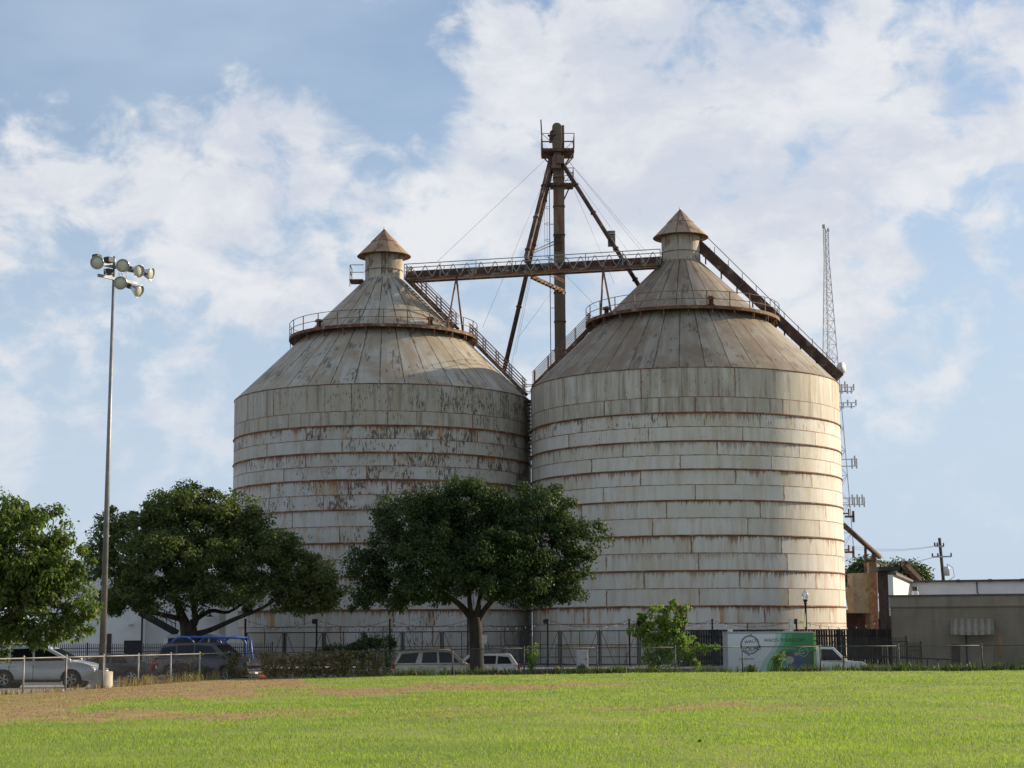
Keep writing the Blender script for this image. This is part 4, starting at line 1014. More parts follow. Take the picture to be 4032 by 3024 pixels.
s = MB(); s.box((2.76, 0, .55), (.12, 1.7, .20)); bevel(s.build('chrome_bumper', M_chrome, sm, True), .05)
# champagne SUV (faces right) behind the tree trunk
Lc = 5.15; yC = 97.0; x0 = X_at(1549, yC)
st_ = car('champagne full size SUV parked on the street behind the oak trunk', 'car', (x0+Lc/2, yC, -1.03), 0, P_tan, Lc, 1.93, 2.0, 1.18, (-1.42, 1.53), .40,
    [(-2.52, 1.10), (-2.2, 1.18), (1.0, 1.18), (1.45, 1.18), (2.25, 1.10), (2.52, 1.0)],
    [(-2.50, 1.14), (-2.22, 1.80), (-1.95, 1.90), (.2, 1.93), (.62, 1.87), (1.45, 1.16)], .82,
    [[(-2.32, 1.24), (-2.06, 1.72), (-1.15, 1.80), (-1.32, 1.25)], [(-1.0, 1.25), (-.92, 1.80), (-.20, 1.82), (-.16, 1.25)], [(-.04, 1.25), (-.08, 1.82), (.50, 1.78), (1.02, 1.26)]],
    name='parked_suv', rack=(-1.95, .3), pillars=(-1.08, -.10))
s = MB(); s.box((2.52, 0, .86), (.08, 1.5, .26)); bevel(s.build('chrome_grille', M_chrome, st_, True), .03)
# white SUV beyond it (faces left)
Lc = 4.62; yC = 100.2; x1 = X_at(2046, yC)
car('white compact SUV with red tail lights parked beyond the champagne SUV', 'car', (x1-Lc/2, yC, -1.03), math.pi, P_white, Lc, 1.68, 1.85, 1.06, (-1.33, 1.37), .36,
    [(-2.26, 1.02), (-1.9, 1.06), (.9, 1.06), (1.25, 1.05), (2.0, .95), (2.26, .82)],
    [(-2.22, 1.04), (-1.86, 1.56), (-1.75, 1.67), (.1, 1.68), (.55, 1.62), (1.35, 1.04)], .80,
    [[(-1.86, 1.12), (-1.66, 1.50), (-1.1, 1.55), (-1.06, 1.12)], [(-.96, 1.12), (-1.0, 1.56), (-.2, 1.57), (-.16, 1.12)], [(-.06, 1.12), (-.1, 1.57), (.42, 1.53), (.92, 1.12)]],
    name='parked_suv', rack=(-1.6, .2), pillars=(-1.02, -.12))
# charcoal sedan between
Lc = 4.7; yC = 88.9; x1 = X_at(604, yC)
car('charcoal sedan parked between the silver crossover and the maroon SUV', 'car', (x1-Lc/2, yC+.8, gz(x1-2, yC)), math.pi, P_char, Lc, 1.42, 1.8, .92, (-1.36, 1.38), .33,
    [(-2.30, .90), (-1.55, .95), (.9, .92), (1.2, .92), (2.0, .80), (2.30, .68)],
    [(-1.75, .90), (-1.0, 1.34), (-.6, 1.42), (.05, 1.42), (.40, 1.37), (1.25, .90)], .76,
    [[(-1.18, .97), (-.86, 1.28), (-.36, 1.34), (-.32, .97)], [(-.22, .97), (-.26, 1.34), (.28, 1.31), (.82, .97)]], pillars=(-.30,))
# white van roof seen past the iron fence
Lc = 4.4; yC = 104.5; x0 = X_at(648, yC)
car('white van with dark window parked beyond the blue pipe frame', 'van', (x0+Lc/2, yC, -.62), 0, P_white, Lc, 2.45, 1.9, 1.5, (-1.3, 1.3), .36,
    [(-2.15, 1.45), (-1.9, 1.5), (1.2, 1.5), (1.5, 1.48), (2.0, 1.2), (2.15, 1.0)],
    [(-2.12, 1.46), (-2.02, 2.25), (-1.8, 2.43), (.6, 2.45), (1.0, 2.38), (1.55, 1.46)], .84,
    [[(-1.85, 1.62), (-1.80, 2.22), (-.75, 2.25), (-.75, 1.62)], [(-.55, 1.62), (-.55, 2.25), (.5, 2.25), (.5, 1.62)], [(.6, 1.62), (.6, 2.25), (.95, 2.22), (1.25, 1.62)]], name='parked_van', pillars=(-.65, .55))

# ------------------------------------------------------------------ box truck
yT = 99.0; x0, x1, x2 = X_at(2862, yT-1.1), X_at(3198, yT-1.1), X_at(3404, yT-1.0)
tz = -1.03; zt_ = at(3000, 2489, yT-1.1).z; zbx = tz+.62
tr = thing('delivery_truck', 'box truck with white and green tour company print on its side', 'truck', ((x0+x1)/2, yT, tz))
m, t, out = newmat('truck_box_print'); P = geo_pos(t); sx = t.n('ShaderNodeSeparateXYZ', ins={0: P})
u = t.ramp(sx.outputs[0], x0, x1, 0, 1, False); v = t.ramp(sx.outputs[2], zbx, zt_, 0, 1, False)
w = t.math('ADD', t.math('SUBTRACT', u, t.math('MULTIPLY', v, 0.20)), t.math('MULTIPLY', t.math('SINE', t.math('MULTIPLY', v, 7.0)), 0.025))
c = t.mix(t.ramp(w, 0.375, 0.385), (0.58, 0.61, 0.66), (0.36, 0.50, 0.46))
c = t.mix(t.ramp(w, 0.44, 0.45), c, (0.14, 0.36, 0.25)); c = t.mix(t.ramp(w, 0.49, 0.50), c, (0.035, 0.28, 0.085)); c = t.mix(t.ramp(w, 0.57, 0.58), c, (0.018, 0.19, 0.055))
# photo panel at the lower right of the print
inp = t.math('MULTIPLY', t.ramp(v, 0.52, 0.51), t.ramp(u, 0.60, 0.61))
c = t.mix(inp, c, t.mix(t.noise(P, 2.5, 4), (0.018, 0.05, 0.045), (0.05, 0.10, 0.09)))
for uu, vv, rad, cc in ((.64, .26, .085, (0.05, .30, .24)), (.80, .27, .10, (.035, .075, .20)), (.645, .42, .028, (.30, .19, .13)), (.80, .45, .03, (.32, .20, .14)), (.72, .30, .055, (.35, .33, .28))):
    dd = t.math('SQRT', t.math('ADD', t.math('POWER', t.math('SUBTRACT', u, uu), 2.0), t.math('POWER', t.math('MULTIPLY', t.math('SUBTRACT', v, vv), 0.55), 2.0)))
    c = t.mix(t.math('MULTIPLY', t.ramp(dd, rad, rad*.85), t.ramp(v, .555, .55)), c, cc)
principled(t, out, c, 0.35, 0, Coat_Weight=.3); M_box = m
M_boxgrey = mat_noise('truck_grey_panel', (0.30, 0.31, 0.33), (0.36, 0.37, 0.38), 2, .5)
M_lime = mat_noise('lime_panel', (0.22, 0.42, 0.13), (0.26, 0.48, 0.16), 3, .5)
M_ink = mat_noise('print_ink', (0.018, 0.028, 0.036), (0.03, 0.045, 0.05), 3, .5)
M_inkw = mat_noise('print_white_ink', (0.55, 0.58, 0.58), (0.62, 0.64, 0.64), 3, .5)
s = MB(); s.box2((x0, yT-1.1, zbx), (x1, yT+1.1, zt_)); bx_ = s.build('cargo_box', M_box, tr); bevel(bx_, .025)
s = MB(); s.box2((x0-.02, yT-1.13, zt_-.07), (x1+.02, yT+1.13, zt_+.03)); bevel(s.build('roof_trim', M_boxgrey, tr), .015)
s = MB(); s.box2((x1+.002, yT-1.1, zbx-.1), (x1+.16, yT-.95, zt_-.02)); bevel(s.build('corner_fairing', M_lime, tr), .03)
s = MB(); s.box2((x1+.01, yT-.94, zbx), (x1+.10, yT+1.05, zt_-.02)); s.build('front_bulkhead', M_lime, tr)
for k in range(4):
    s = MB(); s.box((x1+.08, yT-1.105, zt_-.22-k*.26), (.15, .012, .07)); s.build('fairing_stripe', M_box, tr)
s = MB(); s.box2((x0+.02, yT-1.09, zbx-.42), (x0+.62, yT-1.0, zbx-.01)); s.build('tool_box', M_boxgrey, tr)
s = MB(); s.box2((x0, yT-.95, tz+.42), (x2-1.6, yT+.95, tz+.60)); s.build('chassis', M_trim, tr)
s = MB(); s.box((x0+.20, yT-.6, zt_+.09), (.24, .3, .12)); bevel(s.build('marker_light', M_inkw, tr), .02)
s = MB(); s.add([(x1-1.5, yT-.5, zt_+.04), (x1-1.15, yT-.5, zt_+.19), (x1-1.15, yT+.2, zt_+.19), (x1-1.5, yT+.2, zt_+.04), (x1-1.2, yT-.5, zt_+.02), (x1-1.2, yT+.2, zt_+.02)], [(0, 1, 2, 3), (0, 4, 1), (3, 2, 5), (1, 4, 5, 2), (0, 3, 5, 4)]); s.build('roof_vent', M_galv, tr)
# cab: pickup style nose
cabL = x2-x1-.12
def PX(f): return x1+.14+cabL*f
cz = tz
body_poly = [(PX(0), cz+.45), (PX(0), cz+1.15), (PX(.52), cz+1.15), (PX(.60), cz+1.22), (PX(.93), cz+1.14), (PX(1.0), cz+1.02), (PX(1.0), cz+.48), (PX(.90), cz+.42)]+[(PX(.72)+.46*math.cos(a), cz+.42+.46*math.sin(a)) for a in [math.pi*i/8 for i in range(9)]]+[(PX(.4), cz+.42)]
s = MB(); s.prism(body_poly, yT-.98, yT+.98); o = s.build('cab_body', P_white, tr); bevel(o, .05, 3, 40)
gp = [(PX(0), cz+1.14), (PX(0), cz+1.95), (PX(.10), cz+2.02), (PX(.36), cz+1.98), (PX(.64), cz+1.18)]
def gyc(z): return .95-.16*(z-cz-1.14)/.88
bm = bmesh.new(); r0 = [bm.verts.new((x-tr.location.x, -gyc(z), z-tz)) for x, z in gp]; r1 = [bm.verts.new((x-tr.location.x, gyc(z), z-tz)) for x, z in gp]
bm.faces.new(r0); bm.faces.new(list(reversed(r1)))
for i in range(5): bm.faces.new((r0[i], r1[i], r1[(i+1) % 5], r0[(i+1) % 5]))
bmesh.ops.recalc_face_normals(bm, faces=bm.faces); me = bpy.data.meshes.new('cab_roof'); bm.to_mesh(me); bm.free(); me.materials.append(P_white)
o = bpy.data.objects.new('cab_roof', me); C.objects.link(o); o.parent = tr; bevel(o, .05, 3, 25)
for sy in (-1, 1):
    win = [(PX(.10), cz+1.22), (PX(.12), cz+1.84), (PX(.34), cz+1.82), (PX(.54), cz+1.23)]; s = MB()
    s.add([(x, yT+sy*(gyc(z)+e), z) for e in (-.02, .014) for x, z in win], [(0, 1, 2, 3), (4, 5, 6, 7)]+[(i, (i+1) % 4, 4+(i+1) % 4, 4+i) for i in range(4)]); s.build('side_window', M_glass, tr)
    s = MB(); s.box((PX(.53), yT+sy*1.12, cz+1.33), (.16, .24, .26)); bevel(s.build('side_mirror', P_white, tr), .05)
    s = MB(); s.box((PX(.97), yT+sy*.72, cz+.92), (.14, .34, .24)); bevel(s.build('headlight', M_lens, tr), .03)
s = MB(); s.add([(PX(.385)+e*.02, yT+sy*gyc(cz+1.95)*.9, cz+1.94+e*.015) for e in (0, 1) for sy in (-1, 1)]+[(PX(.61)+e*.02, yT+sy*.86, cz+1.26+e*.015) for e in (0, 1) for sy in (-1, 1)], [(0, 1, 5, 4), (2, 6, 7, 3), (0, 4, 6, 2), (1, 3, 7, 5), (0, 2, 3, 1), (4, 5, 7, 6)]); s.build('windshield', M_lens_w if False else M_glass, tr)
s = MB(); s.box((PX(1.0), yT, cz+.85), (.06, 1.1, .36)); bevel(s.build('grille', M_trim, tr), .02)
s = MB(); s.box((PX(1.0)+.03, yT, cz+.52), (.18, 1.95, .22)); bevel(s.build('front_bumper', M_trim, tr), .04)
for xw in (x0+1.35, PX(.72)):
    for sy in (-1, 1):
        wo_ = wheel(tr, xw-tr.location.x, sy*.86, .39, .26, M_galv, 6)
# printed lettering
def text(body, size, x, z, y, mat, parent, shear=0.0, rotz=0.0, facing=(math.pi/2, 0, 0), name='lettering', align='LEFT', space=1.0, sx=1.0):
    cu = bpy.data.curves.new(name, 'FONT'); cu.body = body; cu.size = size; cu.shear = shear; cu.align_x = align; cu.space_character = space; cu.extrude = .004
    tmp = bpy.data.objects.new('tmp', cu); C.objects.link(tmp)
    dg = bpy.context.evaluated_depsgraph_get(); me = bpy.data.meshes.new_from_object(tmp.evaluated_get(dg)); bpy.data.objects.remove(tmp); bpy.data.curves.remove(cu)
    me.name = name; me.materials.clear(); me.materials.append(mat)
    o = bpy.data.objects.new(name, me); C.objects.link(o); o.parent = parent
    pl = wloc(parent) if parent else Vector((0, 0, 0)); o.location = Vector((x, y, z))-pl
    o.rotation_euler = (math.pi/2, rotz, 0); o.scale = (sx, 1, 1); return o
yf = yT-1.108
def tp(px, py): return at(px, py, yf)
q = tp(2931, 2535); text('WACO', .24, q.x, q.z, yf, M_ink, tr, .12, R(-8))
q = tp(2918, 2570); text('TOURS', .34, q.x, q.z, yf, M_ink, tr, .25, R(-8))
q = tp(3006, 2527); text('WACO-TOURS.COM', .245, q.x, q.z, yf, M_ink, tr, .25, sx=.98)
q = tp(2910, 2597); text('Experience Fun', .13, q.x, q.z, yf, M_ink, tr)
for k, tx in enumerate(('City history', 'walking tours', 'daily')):
    pass
q = tp(3075, 2555); text('WACO-TOURS.COM', .085, q.x, q.z, yf, M_inkw, tr, .25)
q = tp(3147, 2566); text('WACO', .08, q.x, q.z, yf, M_inkw, tr, .12, R(-8)); q = tp(3143, 2578); text('TOURS', .12, q.x, q.z, yf, M_inkw, tr, .25, R(-8))
qc = tp(2953, 2539)
for rr_, w_ in ((.50, .016), (.45, .010)):
    s = MB(); s.lathe([(rr_-w_, -.004), (rr_+w_, -.004), (rr_+w_, .004), (rr_-w_, .004)], 48, (qc.x, yf, qc.z), Matrix.Rotation(R(90), 3, 'X'), closed=True); s.build('badge_ring', M_ink, tr)
for a in (90, 0, -90): 
    s = MB(); s.box((qc.x+.56*math.cos(R(a-8)), yf, qc.z+.56*math.sin(R(a-8))), (.06, .008, .06)); s.build('badge_tick', M_ink, tr)
qc = tp(3164, 2566); s = MB(); s.lathe([(.235, -.004), (.255, -.004), (.255, .004), (.235, .004)], 32, (qc.x, yf, qc.z), Matrix.Rotation(R(90), 3, 'X'), closed=True); s.build('badge_ring', M_inkw, tr)

# ================================================================== TREES
def leaf_cloud(centres, radii, n_per, size, flat=.75, droop=.25, jitter=.35):
    """diamond leaves scattered round clump centres; returns verts, faces"""
    k = len(centres); idx = np.repeat(np.arange(k), n_per)
    n = len(idx); u = rng.normal(size=(n, 3)); u /= np.linalg.norm(u, axis=1)[:, None]
    rr = rng.random(n)**(1/2.2)
    p = centres[idx]+u*(rr*radii[idx])[:, None]*np.array([1, 1, flat])
    nrm = u*0.6+rng.normal(size=(n, 3))*0.6+np.array([0, 0, .45]); nrm /= np.linalg.norm(nrm, axis=1)[:, None]
    a = rng.normal(size=(n, 3)); a -= nrm*(a*nrm).sum(1)[:, None]; a /= np.linalg.norm(a, axis=1)[:, None]
    a[:, 2] -= droop; b = np.cross(nrm, a); b /= np.linalg.norm(b, axis=1)[:, None]
    L = size*(0.65+jitter*2*rng.random(n)); w = L*.32
    tip = p+a*L[:, None]; mid = p+a*(L*.48)[:, None]+nrm*(L*.08)[:, None]
    V = np.stack([p, mid+b*w[:, None], tip, mid-b*w[:, None]], 1).reshape(-1, 3); q = np.arange(n)*4
    return V, np.stack([q, q+1, q+2, q+3], -1)
def lobes_clumps(lobes, n, Y, depth_f=.85, shell=.55):
    """clump centres inside ellipsoid lobes given as (px, py, rx, ry, dY)"""
    L = []
    for lb in lobes:
        px, py, rx, ry = lb[:4]; dy = lb[4] if len(lb) > 4 else 0.0; s_ = 7000/(Y+dy)
        c = at(px, py, Y+dy); L.append((c, rx/s_, ry/s_))
    vol = np.array([a*a*b for _, a, b in L]); vol = vol**.8/np.sum(vol**.8); out = []
    for (c, rx, ry), v in zip(L, vol):
        m_ = max(4, int(n*v)); u = rng.normal(size=(m_, 3)); u /= np.linalg.norm(u, axis=1)[:, None]
        r = (shell+(1-shell)*rng.random(m_))**(1/1.3)
        r[:max(1, m_//7)] = 1.0+.16*rng.random(max(1, m_//7))   # stray sprays break the outline
        out.append(np.array(c)+u*r[:, None]*np.array([rx, rx*depth_f, ry])*.93)
    return np.concatenate(out)
def limb(mb, pts, r0, r1, seg=8):
    pts = [Vector(p) for p in pts]; n = len(pts)
    # smooth the polyline a little
    fine = []
    for i in range(n-1):
        a, b = pts[i], pts[i+1]; pa_ = pts[max(i-1, 0)]; pb_ = pts[min(i+2, n-1)]
        for k in range(4):
            t_ = k/4; fine.append(0.5*((2*a)+(b-pa_)*t_+(2*pa_-5*a+4*b-pb_)*t_**2+(3*a-pa_-3*b+pb_)*t_**3))
    fine.append(pts[-1]); m_ = len(fine)
    mb.path(fine, [r0+(r1-r0)*(i/(m_-1))**.8 for i in range(m_)], seg)
def tree(name, label, base, limbs, clumps, crad, nper, lsize, leafm, group=None, twigs=60, cat='tree', **kw):
    t = thing(name, label, cat, base, 0, group)
    tb = MB()
    for pts, r0, r1 in limbs: limb(tb, pts, r0, r1, 10)
    tr_ = tb.build('trunk', M_bark, t)
    ends = [Vector(p[-1]) for p, _, _ in limbs[1:]] or [Vector(base)+Vector((0, 0, 1))]
    tw = MB()
    for i in rng.choice(len(clumps), size=min(twigs, len(clumps)), replace=False):
        c = Vector(clumps[i]); e = min(ends, key=lambda q: (q-c).length); mid = (c+e)/2+Vector((0, 0, -.15))
        tw.path([e, mid, c], [.035, .022, .010], 5)
    if twigs: stuff(tw.build('branches', M_bark, t))
    rad = crad*(0.45+0.95*rng.random(len(clumps)))
    V, Fc = leaf_cloud(clumps, rad, nper, lsize, **kw)
    o = np_mesh('crown', V-np.array(base), Fc, leafm, t)
    return t
def stem(px, Y, zg): 
    x = X_at(px, Y); return Vector((x, Y, zg))
# oak in the middle: big round crown, trunk before the champagne SUV
Y3 = 94.4; b3 = stem(1878, Y3, -0.75)
def q3(px, py, dy=0): return at(px, py, Y3+dy)
limbs3 = [([b3, q3(1876, 2560), q3(1872, 2470), q3(1868, 2430)], .40, .32),
    ([q3(1866, 2450), q3(1820, 2390), q3(1740, 2330, -.6), q3(1620, 2250, -1)], .22, .08), ([q3(1862, 2440), q3(1850, 2380), q3(1845, 2310), q3(1830, 2180)], .17, .07),
    ([q3(1872, 2440), q3(1888, 2370), q3(1900, 2290, 1), q3(1930, 2150, 1.5)], .18, .07), ([q3(1880, 2445), q3(1925, 2380), q3(1990, 2310, -.8), q3(2100, 2220, -1.6)], .20, .08),
    ([q3(1740, 2330, -.6), q3(1640, 2340, -.4), q3(1500, 2330, 0)], .10, .04), ([q3(1990, 2310, -.8), q3(2130, 2290), q3(2260, 2220, .5)], .10, .04)]
lob3 = [(1860, 1985, 165, 105), (2110, 2015, 175, 115), (1620, 2070, 190, 125), (1720, 1990, 120, 80), (1450, 2250, 105, 115), (1700, 2220, 220, 150, -1.5), (1980, 2220, 220, 150, -1.5), (2255, 2120, 122, 130), (2210, 2275, 105, 95), (1560, 2335, 150, 55), (1900, 2140, 260, 160, 1.5), (2080, 2335, 130, 55, -1), (1420, 2370, 60, 35)]
tree('oak_tree', 'broad dark oak with a round crown and forked trunk beside the champagne SUV', b3, limbs3, lobes_clumps(lob3, 1000, Y3, .85, .35), .58, 125, .155, M_leaf_oak, flat=.72)
# spreading elm to the left, long low limbs
Y2 = 103.0; b2 = stem(748, Y2, -0.62)
def q2(px, py, dy=0): return at(px, py, Y2+dy)
limbs2 = [([b2, q2(750, 2560), q2(745, 2500), q2(738, 2450)], .62, .45), ([q2(735, 2470), q2(710, 2410), q2(690, 2340), q2(650, 2230)], .34, .12),
    ([q2(745, 2480), q2(770, 2440), q2(765, 2380), q2(800, 2250)], .28, .10), ([q2(760, 2500), q2(830, 2480), q2(930, 2435, -1), q2(1030, 2395, -1), q2(1130, 2330, -1)], .20, .07),
    ([q2(755, 2450), q2(830, 2405, .8), q2(900, 2410, .8), q2(990, 2350, 1)], .17, .06), ([q2(720, 2440), q2(640, 2420, -1), q2(550, 2400, -1.5), q2(450, 2330, -2)], .18, .06)]
lob2 = [(720, 1990, 175, 95), (895, 2030, 170, 105), (530, 2090, 165, 105), (455, 2260, 120, 130), (690, 2190, 230, 145, -1.5), (990, 2170, 210, 125), (1170, 2260, 145, 105), (890, 2320, 230, 85, -1), (580, 2345, 190, 70, -1), (1240, 2345, 90, 65), (780, 2110, 280, 150, 1.5), (430, 2390, 80, 50), (1290, 2290, 80, 75), (1200, 2360, 130, 50), (390, 2180, 60, 80)]
tree('spreading_elm', 'wide spreading tree with low bending limbs behind the maroon SUV', b2, limbs2, lobes_clumps(lob2, 950, Y2, .85, .35), .62, 120, .175, M_leaf_elm, droop=.15, flat=.62)
# maple hanging over the silver crossover
Y1 = 69.0; b1 = Vector((-23.3, 69.6, -0.4))
def q1(px, py, dy=0): return at(px, py, Y1+dy)
limbs1 = [([b1, b1+Vector((.05, 0, 1.0)), b1+Vector((.2, 0, 2.2))], .22, .16), ([b1+Vector((.15, 0, 1.8)), q1(-120, 2330), q1(40, 2250)], .13, .05), ([b1+Vector((.2, 0, 2.2)), q1(-180, 2200), q1(0, 2080)], .12, .04), ([b1+Vector((.1, 0, 1.7)), q1(-60, 2420, -.6), q1(60, 2400, -.8)], .10, .03)]
lob1 = [(60, 2045, 180, 105), (-150, 2080, 200, 150), (235, 2170, 125, 120), (110, 2290, 215, 175), (300, 2380, 95, 100), (-100, 2350, 250, 230), (230, 2470, 125, 65), (60, 2490, 190, 55), (-120, 2150, 300, 200, 1.5), (330, 2430, 70, 60, -.3), (180, 2250, 160, 160), (0, 2200, 220, 200)]
tree('maple_tree', 'bright green maple drooping over the roof of the silver crossover', b1, limbs1, lobes_clumps(lob1, 820, Y1, .8, .3), .40, 75, .15, M_leaf_maple, droop=.55)
# mulberry sapling by the fence
YB = 92.9; bb = stem(2585, YB, -0.62)
def qb(px, py, dy=0): return at(px, py, YB+dy)
limbsb = [([bb, qb(2590, 2560), qb(2600, 2480), qb(2630, 2390)], .05, .02), ([bb+Vector((0, 0, .2)), qb(2540, 2530), qb(2510, 2440)], .03, .012), ([bb+Vector((0, 0, .3)), qb(2680, 2550), qb(2760, 2540), qb(2845, 2545)], .03, .012), ([bb+Vector((0, 0, .5)), qb(2640, 2500), qb(2700, 2440)], .03, .012), ([bb+Vector((0, 0, .2)), qb(2680, 2590), qb(2740, 2620)], .025, .01)]
lobb = [(2600, 2450, 70, 60), (2635, 2400, 40, 30), (2570, 2400, 25, 25), (2530, 2470, 45, 45), (2590, 2530, 75, 50), (2680, 2440, 40, 30), (2690, 2530, 60, 40), (2600, 2590, 60, 35), (2770, 2545, 60, 14), (2720, 2590, 40, 35), (2740, 2620, 22, 22), (2515, 2430, 25, 30), (2650, 2375, 18, 16), (2820, 2545, 30, 10), (2500, 2490, 28, 28), (2700, 2400, 18, 16), (2560, 2600, 50, 25), (2660, 2565, 65, 40), (2640, 2490, 60, 45)]
tree('mulberry_sapling', 'bright green sapling with large leaves growing through the fence by the truck', bb, limbsb, lobes_clumps(lobb, 340, YB, .8, .2), .18, 30, .13, M_leaf_bush, twigs=70, cat='sapling', droop=.5)
# bright shrub seen past the ruined brick pier
bs = stem(3475, 134.0, ZB); tree('yard_shrub', 'yellow green sunlit shrub between the brick pier and painted building', bs, [([bs, bs+Vector((0, 0, 1.2))], .06, .03)], lobes_clumps([(3475, 2440, 30, 40), (3490, 2460, 25, 40), (3455, 2465, 20, 30)], 60, 134.0), .3, 40, .15, M_leaf_bush, twigs=0, cat='shrub')
# trees beyond, behind the conveyor
for px, py, rx, ry, Y, n, lab in ((3420, 2245, 95, 60, 165, 110, 'distant round tree behind the rusty pipe and brick pier'), (3570, 2255, 95, 60, 168, 110, 'distant tree rising over the white wall beside the utility pole')):
    bt = stem(px, Y, -1.4); tree('distant_tree', lab, bt, [([bt, bt+Vector((0, 0, 4))], .3, .2)], lobes_clumps([(px, py, rx*.6, ry*.9), (px-rx*.5, py+15, rx*.5, ry*.7), (px+rx*.5, py+20, rx*.5, ry*.7), (px, py+40, rx, 35)], n, Y), .9, 90, .3, M_leaf_far, group='trees beyond the silo yard', twigs=30)

# ------------------------------------------------------------------ weeds, vines, verge
def blade_patch(name, pts, hgt, wid, n_per, mat, label, cat, leafy=0.0):
    V = []; P_ = np.repeat(np.array(pts), n_per, 0); n = len(P_)
    P_ = P_+rng.normal(size=(n, 3))*np.array([.12, .12, 0]); h = hgt*(.4+.9*rng.random(n)); a = rng.random(n)*6.28; l = h*.45*rng.random(n); b = rng.random(n)*6.28
    s_ = np.stack([np.cos(a), np.sin(a), 0*a], -1)*wid/2; ln_ = np.stack([np.cos(b)*l, np.sin(b)*l, h], -1); mid = P_+ln_*np.array([.4, .4, .6])
    V = np.stack([P_-s_, P_+s_, mid+s_, mid-s_, P_+ln_+s_*.2, P_+ln_-s_*.2], 1); k = np.arange(n)*6
    Fc = np.concatenate([np.stack([k, k+1, k+2, k+3], -1), np.stack([k+3, k+2, k+4, k+5], -1)]); V = V.reshape(-1, 3)
    if leafy:
        rad = np.full(len(pts), hgt*.45); c = np.array(pts)+np.array([0, 0, hgt*.5]); V2, F2 = leaf_cloud(c, rad, int(leafy), .085); Fc = np.concatenate([Fc, F2+len(V)]); V = np.concatenate([V, V2])
    o = stuff(np_mesh(name, V, Fc, mat)); tag(o, label, cat); return o
def along(p, q, n, jit=.3, zoff=0.0):
    o = []
    for k in range(n):
        f = rng.random(); x = p[0]+(q[0]-p[0])*f+rng.normal()*jit*.4; y = p[1]+(q[1]-p[1])*f+rng.normal()*jit; o.append((x, y, float(lawn_full(np.array(x), np.array(y)))-.03+zoff))
    return o
l1 = lambda px: on_leg1(px)
def l2(px):
    x = FENCE[1][0]
    for _ in range(20): y = float(fence_y(x)); x = (px-2016)/7000*y*0.994
    return (x, y)
blade_patch('dry_weeds', along(l1(470), l1(890), 90, .3)+along(l2(1040), l2(1120), 10, .3), .40, .018, 8, M_dryweed, 'tall dry straw coloured weeds along the parking lot fence', 'weeds')
blade_patch('dry_grass_tufts', along(l1(-200), l1(560), 90, .25), .22, .02, 7, M_dryweed, 'short dry grass tufts at the foot of the parking lot fence', 'weeds')
blade_patch('verge_weeds', along(l2(1500), l2(2450), 230, .35)+along(l2(2300), l2(3400), 150, .3), .36, .03, 6, M_weed, 'low green weeds lining the foot of the street fence', 'weeds', 5)
blade_patch('leafy_verge_weeds', along(l2(3380), l2(4150), 170, .35), .42, .03, 6, M_weed, 'leafy green weeds in front of the painted brick building', 'weeds', 12)
# dead vines hanging on the fence between the maroon SUV and the champagne SUV
vp = []; 
for k in range(900):
    px = rng.uniform(905, 1500); x, y = l2(px)
    if 942 < px < 1030 and rng.random() > .12: continue
    vp.append((x, y+rng.normal()*.05, float(lawn_z(x, y))+rng.uniform(.1, 1.28)))
V, Fc = leaf_cloud(np.array(vp), np.full(len(vp), .16), 9, .11, droop=.6)
o = stuff(np_mesh('dead_vine', V, Fc, M_vine)); tag(o, 'brown dead vines covering the chain link fence', 'vines')
vp = []
for k in range(90):
    px = float(rng.choice([908, 920, 1340, 1360, 1420, 800, 770])+rng.normal()*12); x, y = (l2(px) if px > 900 else l1(px)); vp.append((x, y-.03, float(lawn_z(x, y))+rng.uniform(.15, 1.3)))
V, Fc = leaf_cloud(np.array(vp), np.full(len(vp), .15), 10, .10, droop=.6)
o = stuff(np_mesh('green_vine', V, Fc, M_weed)); tag(o, 'yellow green vine leaves climbing the fence corner', 'vines')
for px, lab, hh, lm, nm in ((1522, 'lanky wild sunflower plant with small yellow flowers at the fence', 1.75, M_weed, 'wild_sunflower'), (2085, 'upright leafy green weed on the fence past the white SUV', 1.65, M_leaf_bush, 'tall_weed'), (3050, 'yellow green climbing plant against the printed truck side', 1.15, M_leaf_bush, 'climbing_plant'), (2290, 'small weed with yellow flowers below the grey utility box', .55, M_weed, 'flowering_weed'), (2950, 'low scrubby plant at the rear corner of the truck', .45, M_weed, 'scrub_plant'), (4040, 'leafy green branch beside the rusty orange pole', 1.3, M_leaf_bush, 'leafy_weed')):
    x, y = l2(px); y += .35; z = float(lawn_z(x, y))-.1; t = thing(nm, lab, 'plant', (x, y, z)); s = MB(); cl = []
    for k in range(9):
        a = rng.random()*6.28; r_ = rng.uniform(.1, .45)*hh*.7; e = Vector((x+r_*math.cos(a), y+.4*r_*math.sin(a), z+hh*rng.uniform(.6, 1.0))); s.path([(x, y, z), (x+(e.x-x)*.4, y+(e.y-y)*.4, z+(e.z-z)*.6), e], [.012, .009, .004], 5)
        for f in np.linspace(.3, 1, 7): cl.append((x+(e.x-x)*f**1.5, y+(e.y-y)*f**1.5, z+(e.z-z)*f))
    s.build('stem', M_weed, t); V, Fc = leaf_cloud(np.array(cl), np.full(len(cl), .13), 9 if lm is M_leaf_bush else 5, .12, droop=.4); np_mesh('foliage', V-np.array((x, y, z)), Fc, lm, t)
    if 'flower' in nm or nm == 'flowering_weed':
        M_yel = bpy.data.materials.get('yellow_petals') or mat_noise('yellow_petals', (.55, .42, .04), (.62, .5, .06), 4)
        for k in range(7):
            c_ = cl[rng.integers(len(cl))]; s = MB(); s.lathe([(.001, .02), (.05, .01), (.055, -.01), (.001, -.015)], 8, (c_[0], c_[1]-.06, c_[2]+.05)); s.build('flower', M_yel, t)

